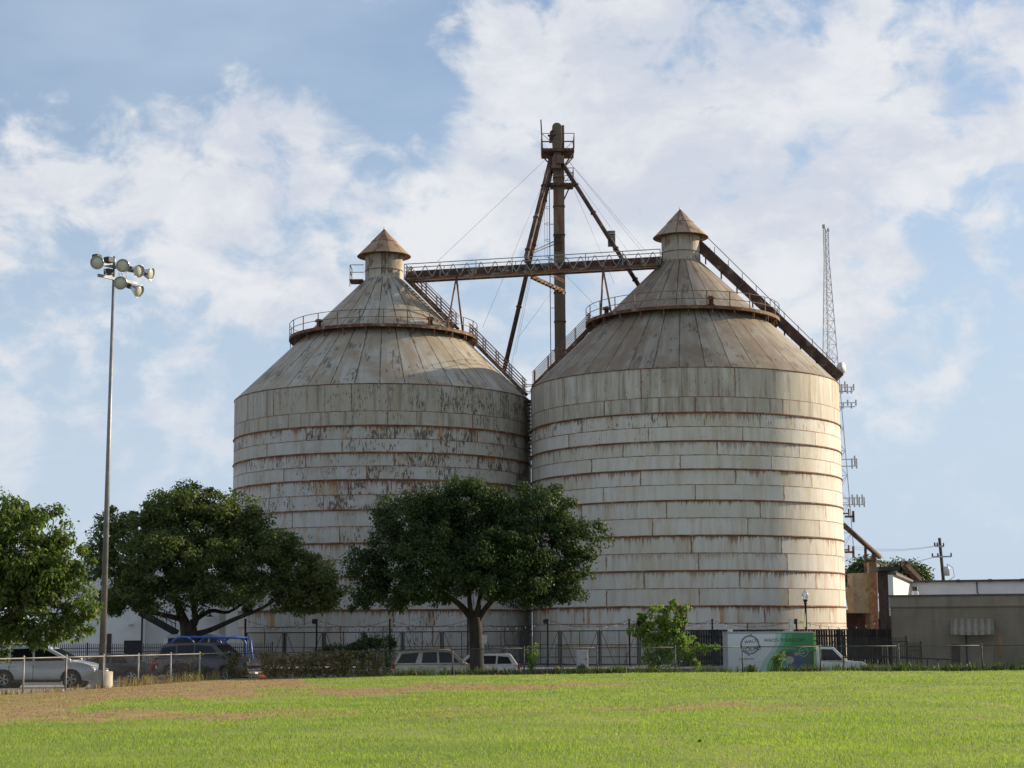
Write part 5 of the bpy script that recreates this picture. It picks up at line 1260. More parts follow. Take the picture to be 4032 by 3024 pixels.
# ================================================================== LIGHT POLE
YP = 73.6; pb_ = Vector((X_at(408, YP), YP, gz(X_at(408, YP), YP)))
lp = thing('floodlight_pole', 'tall galvanised floodlight pole on a round concrete base by the silver crossover', 'light pole', pb_)
bz = at(408, 2644, YP).z; tzp = at(440, 1010, YP).z
s = MB(); s.lathe([(.44, pb_.z-.3), (.44, bz-.03), (.41, bz), (.001, bz)], 28, (pb_.x, pb_.y, 0)); s.build('concrete_base', M_conc, lp)
s = MB(); s.lathe([(.001, bz), (.27, bz), (.27, bz+.05), (.17, bz+.06)], 20, (pb_.x, pb_.y, 0))
for k in range(6): a = k*1.047; s.tube((pb_.x+.22*math.cos(a), pb_.y+.22*math.sin(a), bz), (pb_.x+.22*math.cos(a), pb_.y+.22*math.sin(a), bz+.14), .02, .02, 6)
s.build('base_flange', M_galv, lp)
M_polem = mat_noise('pole_steel', (0.16, 0.17, 0.19), (0.23, 0.24, 0.26), 3.0, 0.5, 0.4)
ptop = Vector((pb_.x+.06, pb_.y, tzp)); s = MB(); s.tube(pb_+Vector((0, 0, .5)), ptop, .145, .05, 16); s.build('pole', M_polem, lp)
M_refl = newmat('floodlight_spun_metal'); principled(M_refl[1], M_refl[2], (0.48, 0.49, 0.50), 0.28, 0.9); M_refl = M_refl[0]
M_flens = newmat('floodlight_glass'); principled(M_flens[1], M_flens[2], (0.50, 0.52, 0.46), 0.12, 0.0, Specular_IOR_Level=.6); M_flens = M_flens[0]
def arm(p_left, p_right):
    a = at(*p_left); b = at(*p_right); b = Vector((b.x, b.y, a.z)); s = MB(); s.bar(a, b, .10, .13); s.build('cross_arm', M_galv, lp); return a, b
z_u = at(440, 1052, YP).z; z_l = at(440, 1098, YP).z
dirA = Vector((2.0, 3.0, 0)).normalized()
cU = Vector((ptop.x, YP-.08, z_u)); cL = Vector((ptop.x, YP-.08, z_l))
for c_, r0, r1 in ((cU, -1.12, 1.95), (cL, -.85, 1.35)):
    s = MB(); s.bar(c_+dirA*r0, c_+dirA*r1, .09, .12); s.build('cross_arm', M_polem, lp)
s = MB(); s.tube((ptop.x, YP, tzp-.05), (ptop.x, YP, z_u+.1), .06, .06, 10); s.build('pole_head', M_galv, lp)
for c_, r_ in ((cU, -.95), (cU, -.30), (cL, -.28)):
    s = MB(); p = c_+dirA*r_+Vector((0, 0, .24)); s.box(p, (.30, .30, .24), Matrix.Rotation(math.atan2(dirA.y, dirA.x), 3, 'Z')); bevel(s.build('ballast_box', M_trim, lp), .03)
# bell shaped floodlights, aimed over the field
def flood(c, aim):
    aim = Vector(aim).normalized(); q = aim.to_track_quat('Z', 'Y').to_matrix(); s = MB()
    s.lathe([(.001, -.32), (.09, -.32), (.10, -.20), (.13, -.16), (.20, .02), (.27, .20), (.285, .22), (.27, .225), (.262, .21)], 24, c, q); h = s.build('floodlight', M_refl, lp)
    s = MB(); s.lathe([(.001, .185), (.262, .185), (.262, .17)], 24, c, q); s.build('floodlight_glass', M_flens, h)
    s = MB(); s.tube(c-aim*.30, c-aim*.30+Vector((-.05, .1, .0)), .05, .05, 8).box(c-aim*.42, (.2, .2, .22), q); s.build('lamp_socket', M_trim, h)
for px, py, dy, aim in ((386, 1033, -2.0, (.05, -1, -.25)), (480, 1044, -.2, (.35, -.9, -.28)), (536, 1064, .9, (.72, -.6, -.30)), (578, 1076, 1.6, (.95, -.25, -.28)), (474, 1112, -.3, (.22, -.95, -.30)), (534, 1140, .8, (.88, -.42, -.50))):
    flood(at(px, py, YP+dy), aim)
s = MB()
for (a, b, c_) in (((412, 1060, -1), (416, 1080, -.8), (436, 1070, 0)), ((476, 1075, 0), (490, 1086, .2), (497, 1062, .4)), ((470, 1085, 0), (468, 1075, 0), (474, 1065, 0)), ((497, 1062, .4), (498, 1090, .4), (497, 1100, .4))):
    s.path([at(p[0], p[1], YP+p[2]) for p in (a, b, c_)], .014, 5)
s.build('lamp_cable', M_galv, lp)

# ================================================================== RIGHT SIDE: brick building, white wall, ruins
d1 = Vector((.962, -.273, 0)); n1_ = Vector((-.273, -.962, 0)).normalized()    # along the front, outwards to the camera
o1 = Vector((X_at(3507, 106.9), 106.9, 0)); ztop = at(3600, 2344, 106.5).z; Lb = 13.0; zg = -1.2
m, t, out = newmat('painted_brick'); P = geo_pos(t)
pc = t.mix(t.ramp(t.noise(P, .7, 5, .6), .3, .7), (0.265, 0.222, 0.168), (0.21, 0.177, 0.133)); pc = t.mix(t.ramp(t.noise(P, 9, 5, .7), .6, .75, 0, .5), pc, (.09, .082, .075)); pc = t.mix(t.ramp(t.noise(t.scalev(P, (1.6, 1.6, .16)), 1.0, 6, .65), .50, .68, 0, .32), pc, (.10, .085, .068))
principled(t, out, pc, .85, bump=t.noise(P, 25, 4), bstr=.3, bdist=.01); M_pbrick = m
M_mortar = mat_noise('painted_mortar', (0.12, 0.10, 0.076), (0.15, 0.125, 0.095), 3, .9)
M_cop = mat_noise('brown_coping', (0.07, 0.052, 0.046), (0.11, 0.085, 0.075), 2, .8)
def BP(u, z, off=0.0): p = o1+d1*u+n1_*off; return Vector((p.x, p.y, z))
bd = thing('brick_building', 'low grey painted brick building with corrugated metal awning', 'building', (o1.x, o1.y, zg))
rz = math.atan2(d1.y, d1.x); Rm = Matrix.Rotation(rz, 3, 'Z')
def bbox(name, u0, u1, z0, z1, d0, d1_, mat, parent=None):
    c_ = BP((u0+u1)/2, (z0+z1)/2, (d0+d1_)/2); s = MB(); s.box(c_, (u1-u0, abs(d1_-d0), z1-z0), Rm); return s.build(name, mat, parent or bd)
zl = at(3700, 2388, 106.5).z
wall = bbox('wall', 0, Lb, zg, ztop-.1, -9, -.02, M_mortar)
bbox('parapet_band', -.06, Lb, zl, ztop-.06, -.3, .06, M_pbrick); bbox('coping', -.1, Lb, ztop-.07, ztop+.03, -.45, .12, M_cop)
bbox('ledge', -.03, Lb, zl-.06, zl, -.2, .075, M_mortar)
bw, bh = .215, .075; bme = MB().box((0, 0, 0), (bw-.011, .05, bh-.011)).mesh('brick', M_pbrick)
pieces = []; rows_ = int((zl-.06-zg)/bh)
door_u = ((X_at(3757, 105)-o1.x)/d1.x, (X_at(3930, 104)-o1.x)/d1.x)
for r_ in range(rows_):
    z = zl-.06-bh*(r_+.5)
    for k in range(int(Lb/bw)+1):
        u = bw*(k+.5)+(0 if r_ % 2 else bw/2)
        if u > Lb-.1: continue
        if door_u[0]-.06 < u < door_u[1]+.02 and z < .95: continue
        pieces.append((u, z))
pieces.sort(key=lambda p: p[0])
rest = MB()
for i, (u, z) in enumerate(pieces):
    e = random.uniform(-.004, .004)
    if i < 300:
        p = BP(u, z, -.012+e); ob = inst('brick', bme, bd, p-wloc(bd), rz)
    else: rest.box(BP(u, z, -.014+e*.6), (bw-.009, .05, bh-.009), Rm)
stuff(rest.build('brickwork', M_pbrick, bd))
# door recess, frame, downspout, awning
bbox('door_recess', door_u[0], door_u[1], zg, .95, -.35, -.018, M_pbrick)
M_door = mat_noise('dark_brown_door', (.045, .026, .02), (.07, .04, .03), 2, .6)
bbox('door_jamb', door_u[0], door_u[0]+.46, zg, .98, -.1, .05, M_door)
bbox('downspout', (X_at(3812, 105)-o1.x)/d1.x-.04, (X_at(3812, 105)-o1.x)/d1.x+.04, zg, 1.75, .02, .10, M_trim)
M_awn = mat_noise('weathered_awning', (0.22, 0.195, 0.155), (0.28, 0.25, 0.20), 2.5, .6, .2, stretch=(3, 3, .5))
M_awn2 = mat_noise('awning_groove_shade', (0.165, 0.145, 0.115), (0.21, 0.185, 0.145), 2.5, .6, .2, stretch=(3, 3, .5))  # darker copy for the lower slats: groove shade put into the colour
ua, ub = (X_at(3764, 104.6)-o1.x)/d1.x, (X_at(3935, 104)-o1.x)/d1.x; za, zc = at(3850, 2438, 104.6).z, at(3850, 2490, 103.6).z
aw = MB(); aw.add([BP(ua, za+.02, .06), BP(ub, za+.02, .06), BP(ub, za-.05, .06), BP(ua, za-.05, .06)], [(0, 1, 2, 3)]); aw = aw.build('awning', M_awn, bd)
nr = 13
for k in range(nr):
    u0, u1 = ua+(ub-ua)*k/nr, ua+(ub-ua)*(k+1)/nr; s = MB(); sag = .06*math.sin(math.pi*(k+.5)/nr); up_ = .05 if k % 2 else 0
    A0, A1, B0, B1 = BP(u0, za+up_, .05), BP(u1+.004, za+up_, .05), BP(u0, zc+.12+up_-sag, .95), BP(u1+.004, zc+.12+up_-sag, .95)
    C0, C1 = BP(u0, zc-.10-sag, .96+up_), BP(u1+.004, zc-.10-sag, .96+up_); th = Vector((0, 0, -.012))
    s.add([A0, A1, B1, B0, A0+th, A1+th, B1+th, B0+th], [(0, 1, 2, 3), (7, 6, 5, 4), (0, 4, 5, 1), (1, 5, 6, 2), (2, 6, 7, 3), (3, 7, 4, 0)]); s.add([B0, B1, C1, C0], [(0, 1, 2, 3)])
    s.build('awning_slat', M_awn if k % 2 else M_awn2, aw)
s = MB(); s.add([BP(ua, za, .05), BP(ua, zc+.12, .95), BP(ua, zc-.08, .95)], [(0, 1, 2)]); s.add([BP(ub, za, .05), BP(ub, zc+.12, .95), BP(ub, zc-.08, .95)], [(0, 1, 2)]); s.build('awning_cheek', M_awn, aw)
M_orange = mat_noise('orange_rust_pipe', (.30, .12, .04), (.22, .085, .035), 3, .8)
p = at(3938, 2500, 104.0); s = MB(); s.tube((p.x, 104.0, -1.2), (p.x-.02, 104.0, p.z), .05, .05, 10); tag(s.build('rusty_pole', M_orange), 'rusty orange pole standing right of the awning', 'pole')
# white upper building behind, its flank lit by the sun
M_white = mat_noise('white_stucco', (.66, .66, .64), (.74, .74, .72), .8, .85)
wb = thing('white_building', 'white stucco building with brown roof edge behind the brick building', 'building', (o1.x, o1.y, ztop-1))
Aw = BP(.18, 0, -.35); Bw = Aw+Vector((.273, .962, 0))*17.5; Bw = at(3585, 2293, 117.0); zwf = Bw.z; Bw = Vector((Bw.x, 117.0, 0)); Cw = Bw+d1*22; zw = at(3512, 2262, 107).z
def vwall(name, a, b, z0, za_, zb_, th, mat, parent):
    a, b = Vector(a), Vector(b); dd = (b-a).normalized(); nn = Vector((-dd.y, dd.x, 0))*th; s = MB()
    f = lambda p, z: Vector((p.x, p.y, z)); s.add([f(a, z0), f(b, z0), f(b+nn, z0), f(a+nn, z0), f(a, za_), f(b, zb_), f(b+nn, zb_), f(a+nn, za_)], [(3, 2, 1, 0), (4, 5, 6, 7), (0, 1, 5, 4), (1, 2, 6, 5), (2, 3, 7, 6), (3, 0, 4, 7)]); return s.build(name, mat, parent)
vwall('flank_wall', Aw, Bw, ztop-1.2, zw, zwf, .3, M_white, wb); vwall('rear_wall', Bw, Cw, ztop-1.2, zwf, zwf, .3, M_white, wb)
M_roofedge = mat_noise('purple_brown_roof_edge', (.055, .042, .05), (.09, .07, .075), 2, .6)
def lip(a, b, za_, zb_, nm): 
    s = MB(); a, b = Vector(a), Vector(b); s.bar(Vector((a.x, a.y, za_+.05)), Vector((b.x, b.y, zb_+.05)), .42, .13); return s.build(nm, M_roofedge, wb)
le = lip(Bw, Cw, zwf, zwf, 'roof_edge'); lip(Aw, Bw, zw, zwf, 'flank_edge')
for k in range(11):
    q = Bw+d1*(1.0+k*2.0); s = MB(); s.bar(Vector((q.x-.06, q.y-.1, zwf+.05)), Vector((q.x+.06, q.y-.1, zwf+.05)), .46, .19); s.build('edge_clip', M_roofedge, le)
s = MB(); q = Bw+d1*4.2+n1_*.06; s.path([(q.x, q.y, zwf), (q.x, q.y, ztop+.35), (q.x+.25, q.y-.1, ztop+.05), (q.x+1.2, q.y-.3, ztop-.1)], .035, 6); s.build('conduit', M_trim, wb)
for k, px in enumerate((3598, 3609)):
    p = at(px, 2340, 108.5); t = thing('roof_vent_pipe', 'small white roof vent with dark cap on the painted brick roof', 'vent', (p.x, 108.5, ztop-.1), 0, 'roof vents'); s = MB(); s.lathe([(.13, ztop-.1), (.12, ztop+.22), (.07, ztop+.3)], 12, (p.x, 108.5, 0)); s.build('vent_base', M_white, t); s = MB(); s.lathe([(.07, ztop+.28), (.09, ztop+.56), (.001, ztop+.57)], 12, (p.x, 108.5, 0)); s.build('vent_cap', M_door, t)
# dark brick shed left of it
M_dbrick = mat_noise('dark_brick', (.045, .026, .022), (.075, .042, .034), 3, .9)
s = MB(); a, b = at(3456, 2250, 112.0), at(3512, 2250, 110.0); s.add([(a.x, 112, .9), (b.x, 110, .9), (b.x+.6, 112.4, .9), (a.x+.6, 114.4, .9), (a.x, 112, a.z), (b.x, 110, b.z), (b.x+.6, 112.4, b.z), (a.x+.6, 114.4, a.z)], [(3, 2, 1, 0), (4, 5, 6, 7), (0, 1, 5, 4), (1, 2, 6, 5), (2, 3, 7, 6), (3, 0, 4, 7)])
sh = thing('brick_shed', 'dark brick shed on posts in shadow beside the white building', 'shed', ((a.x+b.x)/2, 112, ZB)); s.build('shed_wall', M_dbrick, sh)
for px_, py_ in ((a.x+.7, 112.6), (b.x-.05, 110.6)): s = MB(); s.bar((px_, py_, ZB), (px_, py_, 1.0), .16); s.build('shed_post', M_black, sh)
s = MB(); s.box((( a.x+b.x)/2+.2, 111.9, a.z+.12), (1.3, 2.6, .25)); s.build('shed_roof', M_trim, sh)
# ruined concrete and brick pier
YR = 131.0; M_tan = mat_noise('tan_render', (.20, .17, .115), (.27, .23, .16), 1.0, .9, c2=(.14, .10, .07), sc2=3)
M_rbrick = mat_noise('red_brick', (.17, .065, .035), (.24, .12, .065), 5, .9, c2=(.28, .23, .16), sc2=4)
a, b = at(3358, 2256, YR), at(3424, 2250, YR)
ru = thing('ruined_pier', 'ruined tan wall with exposed red brick edge supporting the rusty pipe', 'wall', (a.x, YR, ZB))
zlow_ = at(3400, 2400, YR).z
s = MB(); s.box2((a.x, YR, zlow_), (b.x, YR+2.2, a.z)); s.build('rendered_wall', M_tan, ru)
s = MB(); s.box2((a.x-2.4, YR-.05, zlow_-.25), (b.x, YR+2.2, zlow_-.002)); s.build('floor_slab', M_tan, ru)
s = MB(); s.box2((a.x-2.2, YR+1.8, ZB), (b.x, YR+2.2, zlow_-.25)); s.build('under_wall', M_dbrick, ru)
s = MB(); s.bar((a.x+.9, YR+.1, ZB), (a.x+.9, YR+.1, zlow_-.2), .08); s.build('prop_post', M_rust, ru)
c_, e = at(3421, 2212, YR-.3), at(3452, 2212, YR-.3)
s = MB(); s.box2((c_.x+.03, YR-.27, ZB), (e.x-.03, YR+1.2, c_.z-.03)); s.build('pier_core', M_tan, ru)
bme2 = MB().box((0, 0, 0), (.262, .10, .064)).mesh('brick', M_rbrick); z = ZB+.05; k = 0
while z < c_.z-.04:
    for j in range(2):
        x = c_.x+.14+j*.27+(0.03 if k % 2 else -.02)
        if random.random() > .06: inst('brick', bme2, ru, Vector((x, YR-.29+random.uniform(-.02, .02), z))-wloc(ru), random.uniform(-.03, .03))
    z += .075; k += 1
s = MB(); s.bar((e.x-.01, YR-.33, ZB), (e.x-.03, YR-.33, c_.z+.2), .05); s.build('edge_pipe', M_conc, ru)
# rusty pipe from silo to the pier, legs, and old conveyor remains behind
p0, p1 = at(3322, 2068, 126.5), at(3463, 2192, 131.1)
cp_ = thing('rusty_discharge_pipe', 'rusty brown pipe sloping from the right silo wall to the brick pier', 'pipe', p1)
s = MB(); s.tube(p0, p1, .19, .19, 12); s.build('pipe', M_rustd, cp_)
q = p0+(p1-p0)*.60; s = MB(); s.bar(q, (q.x, q.y+.3, a.z-.02), .17); s.build('pipe_leg', M_rustd, cp_)
q = p0+(p1-p0)*.84; s = MB(); s.bar(q, (q.x, q.y+.2, c_.z-.05), .26); s.build('pipe_leg', M_rustd, cp_)
oc = thing('old_conveyor', 'broken green and rust conveyor frame sloping down behind the white wall', 'conveyor', at(3520, 2260, 134.0))
q0, q1 = at(3448, 2208, 132.5), at(3600, 2290, 136.0)
M_pgreen = mat_noise('faded_green_sheet', (.17, .26, .14), (.24, .33, .19), 3, .7, c2=(.16, .08, .045), sc2=3)
s = MB(); s.bar(q0, q1, .08, .10).bar(q0-Vector((0, 0, .6)), q1-Vector((0, 0, .5)), .08, .10); s.build('frame_rail', M_rustd, oc)
for k in range(9):
    f0, f1 = (k+.12)/9, (k+.88)/9; s = MB(); A_, B_ = q0+(q1-q0)*f0, q0+(q1-q0)*f1; w_ = Vector((0, 0, -.5))
    if k < 6: s.add([A_, B_, B_+w_, A_+w_, A_+Vector((0, .04, 0)), B_+Vector((0, .04, 0)), B_+w_+Vector((0, .04, 0)), A_+w_+Vector((0, .04, 0))], [(0, 1, 2, 3), (7, 6, 5, 4), (0, 4, 5, 1), (1, 5, 6, 2), (2, 6, 7, 3), (3, 7, 4, 0)]); s.build('cover_sheet', M_pgreen if k in (0, 1, 2, 4) else M_rust, oc)
    s = MB(); s.bar(A_, A_+Vector((0, 0, -.6)), .06); s.build('frame_post', M_rustd, oc)
q0, q1 = at(3560, 2222, 137), at(3618, 2282, 138); s = MB(); s.bar(q0, q1, .5, .35); s.build('tail_section', M_rustd, oc)
for px, py in ((3568, 2215), (3614, 2246)): q = at(px, py, 137); s = MB(); s.tube(q-Vector((.12, 0, 0)), q+Vector((.12, 0, 0)), .14, .14, 10); s.build('roller', M_rustd, oc)
for q in (at(3470, 2230, 133.0), at(3590, 2285, 135.8)): s = MB(); s.bar(q, Vector((q.x, q.y, ZB)), .1); s.build('conveyor_leg', M_rustd, oc)
# pipe clamps on the silo's right edge
for py in (2022, 2165, 2308):
    p = at(3322, py, 123.6); s = MB(); s.box(p+Vector((-.05, 0, 0)), (.75, .12, .10)).box(p+Vector((.35, 0, .1)), (.10, .1, .45)).box(p+Vector((-.2, 0, -.25)), (.06, .08, .5)); tag(s.build('wall_bracket', M_rust), 'rusty bracket bolted to the right edge of the right silo wall', 'bracket', 'pipe brackets on the silo wall')
# yard clutter on slab
s = MB(); p = at(3345, 2360, 130.2); M_ply = mat_noise('weathered_plywood', (.22, .15, .09), (.30, .21, .13), 2, .8)
s.box((p.x, 130.2, p.z), (.5, .06, 1.9), Matrix.Rotation(R(-8), 3, 'Y')); tag(s.build('plywood_board', M_ply), 'weathered plywood board leaning by the right silo bottom', 'board')

# ================================================================== TELECOM TOWER, UTILITY POLE
YTW = 190.0; M_ant = mat_noise('antenna_panel', (.42, .43, .45), (.52, .53, .55), 3, .5)
tp_ = at(3250, 897, YTW); bx = at(3307, 2300, YTW); cxt = at(3252, 1200, YTW).x
zt2 = tp_.z; cx_t = tp_.x
z_full = zt2-3.4
def half(z): return .27 if z > z_full else .27+(z_full-z)*.047
tw = thing('lattice_mast', 'slender grey lattice telecom mast with antennas behind the right silo', 'tower', (cx_t, YTW, -1.4))
corners = lambda z: [Vector((cx_t+half(z)*c0, YTW+half(z)*c1, z)) for c0, c1 in ((-1, -.577), (1, -.577), (0, 1.155))]
zs_ = [zt2]; 
while zs_[-1] > 0: zs_.append(zs_[-1]-max(.9, half(zs_[-1])*2.1))
for i in range(3):
    s = MB()
    for z0, z1 in zip(zs_, zs_[1:]): s.bar(corners(z0)[i], corners(z1)[i], .075)
    s.build('mast_leg', M_ant, tw)
for z0, z1 in zip(zs_, zs_[1:]):
    c0, c1 = corners(z0), corners(z1); s = MB()
    for i in range(3):
        j = (i+1) % 3; s.bar(c0[i], c1[j], .032); s.bar(c0[j], c1[i], .032); s.bar(c1[i], c1[j], .032)
    s.build('lattice_bay', M_ant, tw)
s = MB(); s.bar((cx_t, YTW-.1, 10), (cx_t, YTW-.1, zt2), .03).bar((cx_t+.3, YTW-.1, 10), (cx_t+.3, YTW-.1, zt2-14), .03)
z = 11
while z < zt2-14: s.bar((cx_t, YTW-.1, z), (cx_t+.3, YTW-.1, z), .03); z += .5
s.build('mast_ladder', M_ant, tw)
s = MB(); s.box((cx_t-.2, YTW, zt2+.15), (.25, .25, .4)).bar((cx_t-.25, YTW, zt2), (cx_t-.25, YTW, zt2+.4), .03).box((cx_t+.3, YTW, zt2-.3), (.2, .2, .25)); s.build('beacon', M_galv, tw)
def antenna(px0, px1, py0, py1, n, red=False):
    s = MB(); z0, z1 = at(px0, py1, YTW).z, at(px0, py0, YTW).z; xa, xb = at(px0, py0, YTW).x, at(px1, py0, YTW).x
    for zz in (z0*.25+z1*.75, z0*.75+z1*.25): s.bar((cx_t+.3, YTW-.6, zz), (xb, YTW-1.0, zz), .08)
    o = s.build('antenna_arm', M_galv, tw)
    for k in range(n):
        x = xa+(xb-xa)*(k/(max(1, n-1))); s = MB(); s.box((x, YTW-1.1-.3*(k % 2), (z0+z1)/2+(.15 if k % 2 else -.1)), (.17, .10, (z1-z0)*.75)); bevel(s.build('antenna_panel', M_ant, o), .03)
antenna(3306, 3328, 1508, 1558, 3); antenna(3344, 3351, 1520, 1555, 2); antenna(3312, 3360, 1582, 1614, 4); antenna(3346, 3364, 1798, 1852, 3); antenna(3336, 3394, 1950, 2003, 7)
for py, m_ in ((2034, M_rust), (2174, M_orange)):
    a, b = at(3326, py, YTW-1), at(3360, py, YTW-1); s = MB(); s.bar(a, b, .22).bar(b-Vector((0, 0, .6)), b+Vector((0, 0, .6)), .22); s.build('painted_arm', m_, tw)
q = at(3312, 1449, YTW-1.2); s = MB(); s.lathe([(.001, -.35), (.45, -.3), (.62, -.1), (.62, .25), (.001, .3)], 22, q, Vector((.75, -.6, .1)).to_track_quat('Z', 'Y').to_matrix()); s.build('dish_antenna', M_ant, tw)
s = MB(); s.bar(q, (cx_t+.6, YTW, q.z), .1); s.build('dish_mount', M_galv, tw)

YU = 165.0; a, b = at(3699, 2118, YU), at(3719, 2300, YU)
M_pole = mat_noise('weathered_pole_wood', (.045, .035, .03), (.075, .06, .05), 3, .9)
up_ = thing('utility_pole', 'leaning wooden utility pole with transformer beyond the white building', 'utility pole', (b.x+.3, YU, -1.4))
s = MB(); s.tube((b.x+.35, YU, -1.4), a, .2, .14, 10); s.build('pole', M_pole, up_)
def xarm(px0, px1, py0, py1):
    s = MB(); p0, p1 = at(px0, py0, YU-.2), at(px1, py1, YU-.2); s.bar(p0, p1, .12, .14); o = s.build('cross_arm', M_galv, up_)
    for f in (.02, .3, .98): q = p0+(p1-p0)*f; s = MB(); s.lathe([(.05, 0), (.09, .12), (.06, .2), (.09, .28), (.001, .36)], 10, q); s.build('insulator', M_trim, o)
xarm(3680, 3716, 2150, 2152); xarm(3670, 3747, 2193, 2191)
s = MB(); q = at(3727, 2249, YU-.35); s.lathe([(.001, -.42), (.28, -.42), (.28, .38), (.22, .42), (.001, .42)], 16, q).tube(q+Vector((.1, 0, .4)), q+Vector((.1, 0, .68)), .05, .05, 8); s.build('transformer', M_ant, up_)
s = MB(); s.path([q+Vector((.1, 0, .66)), q+Vector((.6, 0, .3)), q+Vector((.7, 0, -.5)), q+Vector((.1, 0, -.9))], .025, 5); s.build('transformer_lead', M_trim, up_)
for k, (py0, py1) in enumerate(((2150, 2128), (2152, 2140), (2192, 2225), (2193, 2240))):
    p0 = at(3682, py0, YU-.2); p1 = at(3250, py1, YU+30); pts = [p0+(p1-p0)*(i/8)-Vector((0, 0, 1.2*4*(i/8)*(1-i/8)*.5)) for i in range(9)]; s = MB(); s.path(pts, .012, 4); tag(s.build('power_line', M_wire), 'thin power line sagging from the utility pole towards the silo', 'power line', 'power lines')

# ================================================================== STREET FURNITURE
YS = 103.2; p = at(3171, 2362, YS)
sl = thing('street_lamp', 'black street lamp with acorn glass globe and green banner by the truck', 'street lamp', (p.x, YS, ZB))
s = MB(); s.lathe([(.16, ZB), (.16, ZB+.5), (.09, ZB+.7), (.065, p.z-.9), (.06, p.z-.25), (.11, p.z-.22), (.07, p.z-.16), (.14, p.z-.02), (.16, p.z+.02), (.001, p.z+.02)], 16, (p.x, YS, 0)); s.build('lamp_post', M_black, sl)
M_globe = newmat('acorn_glass'); principled(M_globe[1], M_globe[2], (.80, .82, .84), .12, 0, Transmission_Weight=.55, IOR=1.3); M_globe = M_globe[0]
s = MB(); s.lathe([(.10, p.z+.02), (.17, p.z+.12), (.20, p.z+.25), (.17, p.z+.38), (.09, p.z+.48), (.05, p.z+.52), (.03, p.z+.60), (.001, p.z+.63)], 20, (p.x, YS, 0)); s.build('globe', M_globe, sl)
M_banner = mat_noise('green_banner', (.16, .23, .07), (.21, .29, .09), 2, .8)
b0, b1 = at(3168, 2412, YS), at(3164, 2468, YS)
s = MB(); s.add([(p.x-.04, YS-.12, b0.z), (p.x-.10, YS-.55, b0.z), (p.x-.28, YS-.60, b1.z), (p.x-.04, YS-.12, b1.z), (p.x-.03, YS-.12, b0.z), (p.x-.09, YS-.55, b0.z), (p.x-.27, YS-.60, b1.z), (p.x-.03, YS-.12, b1.z)], [(0, 1, 2, 3), (7, 6, 5, 4), (0, 4, 5, 1), (1, 5, 6, 2), (2, 6, 7, 3), (3, 7, 4, 0)]); s.build('banner', M_banner, sl)
s = MB(); s.bar((p.x, YS, b0.z+.03), (p.x-.12, YS-.62, b0.z+.03), .03).bar((p.x, YS, b1.z-.02), (p.x-.30, YS-.66, b1.z-.02), .03); s.build('banner_arm', M_black, sl)
M_signw = mat_noise('sign_back_cream', (.52, .52, .42), (.6, .6, .5), 3, .6)
p = at(3118, 2436, 102.6); sg_ = thing('street_sign', 'pale sign panel seen edge on above the truck roof', 'sign', (p.x, 102.6, ZB)); s = MB(); s.box((p.x-.05, 102.6, p.z-.42), (.22, .55, .84), Matrix.Rotation(R(4), 3, 'Y')); bevel(s.build('sign_panel', M_signw, sg_), .02); s = MB(); s.bar((p.x+.06, 102.7, ZB), (p.x+.04, 102.7, p.z-.05), .06); s.build('sign_post', M_black, sg_)
p = at(1904, 2500, 93.6); sg_ = thing('parking_sign', 'back of a small parking sign on a post beside the oak trunk', 'sign', (p.x, 93.6, -.8)); s = MB(); s.box((p.x+.04, 93.6, p.z-.22), (.26, .02, .45)); bevel(s.build('sign_panel', M_galv, sg_), .01); s = MB(); s.bar((p.x-.02, 93.64, -.85), (p.x-.02, 93.64, p.z+.02), .05); s.build('sign_post', M_galv, sg_)
p = at(2292, 2560, 103.4); ub_ = thing('utility_cabinet', 'pale grey utility cabinet in front of the silo yard fence', 'cabinet', (p.x, 103.4, ZB)); s = MB(); s.box2((p.x-.33, 103.15, ZB), (p.x+.33, 103.6, p.z)); bevel(s.build('cabinet', M_ant, ub_), .03); s = MB(); s.box2((p.x-.29, 103.125, ZB+.1), (p.x+.29, 103.15, p.z-.08)); s.build('cabinet_door', M_ant, ub_); s = MB(); s.box((p.x+.2, 103.11, p.z-.5), (.04, .03, .14)); s.build('handle', M_trim, ub_)
M_hyd = mat_noise('hydrant_yellow', (.45, .27, .03), (.52, .33, .05), 4, .5)
p = at(2195, 2622, 95.2); hy = thing('fire_hydrant', 'yellow fire hydrant on the street behind the fence', 'hydrant', (p.x, 95.2, -1.03)); s = MB(); s.lathe([(.15, -1.03), (.15, -.95), (.10, -.93), (.10, p.z-.28), (.13, p.z-.26), (.12, p.z-.12), (.06, p.z-.05), (.001, p.z)], 14, (p.x, 95.2, 0)); s.build('barrel', M_hyd, hy)
for dx, dy in ((1, 0), (-1, 0), (0, -1)): s = MB(); z = p.z-.36; s.tube((p.x+dx*.08, 95.2+dy*.08, z), (p.x+dx*.19, 95.2+dy*.19, z), .055, .06, 10); s.build('outlet_cap', M_hyd, hy)
p = at(2601, 2626, 92.0); s = MB(); s.tube((p.x-.02, 91.9, -.4), (p.x+.03, 91.9, p.z), .035, .035, 8).lathe([(.045, 0), (.04, .05), (.001, .07)], 8, (p.x+.03, 91.9, p.z-.02)); tag(s.build('marker_post', M_hyd), 'short yellow marker post at the foot of the sapling', 'post')
M_bag = mat_noise('orange_plastic', (.75, .16, .06), (.85, .24, .10), 6, .5)
s = MB(); x, y = l2(1038); s.lathe([(.001, .0), (.16, .02), (.20, .08), (.14, .17), (.05, .20), (.001, .20)], 9, (x, y-.5, float(lawn_z(x, y)))); o = s.build('plastic_bag', M_bag); o.data.vertices.foreach_get
for v_ in o.data.vertices: v_.co += Vector((random.uniform(-.04, .04), random.uniform(-.04, .04), random.uniform(0, .03)))
tag(o, 'crumpled orange plastic bag lying under the maroon SUV bumper', 'bag')
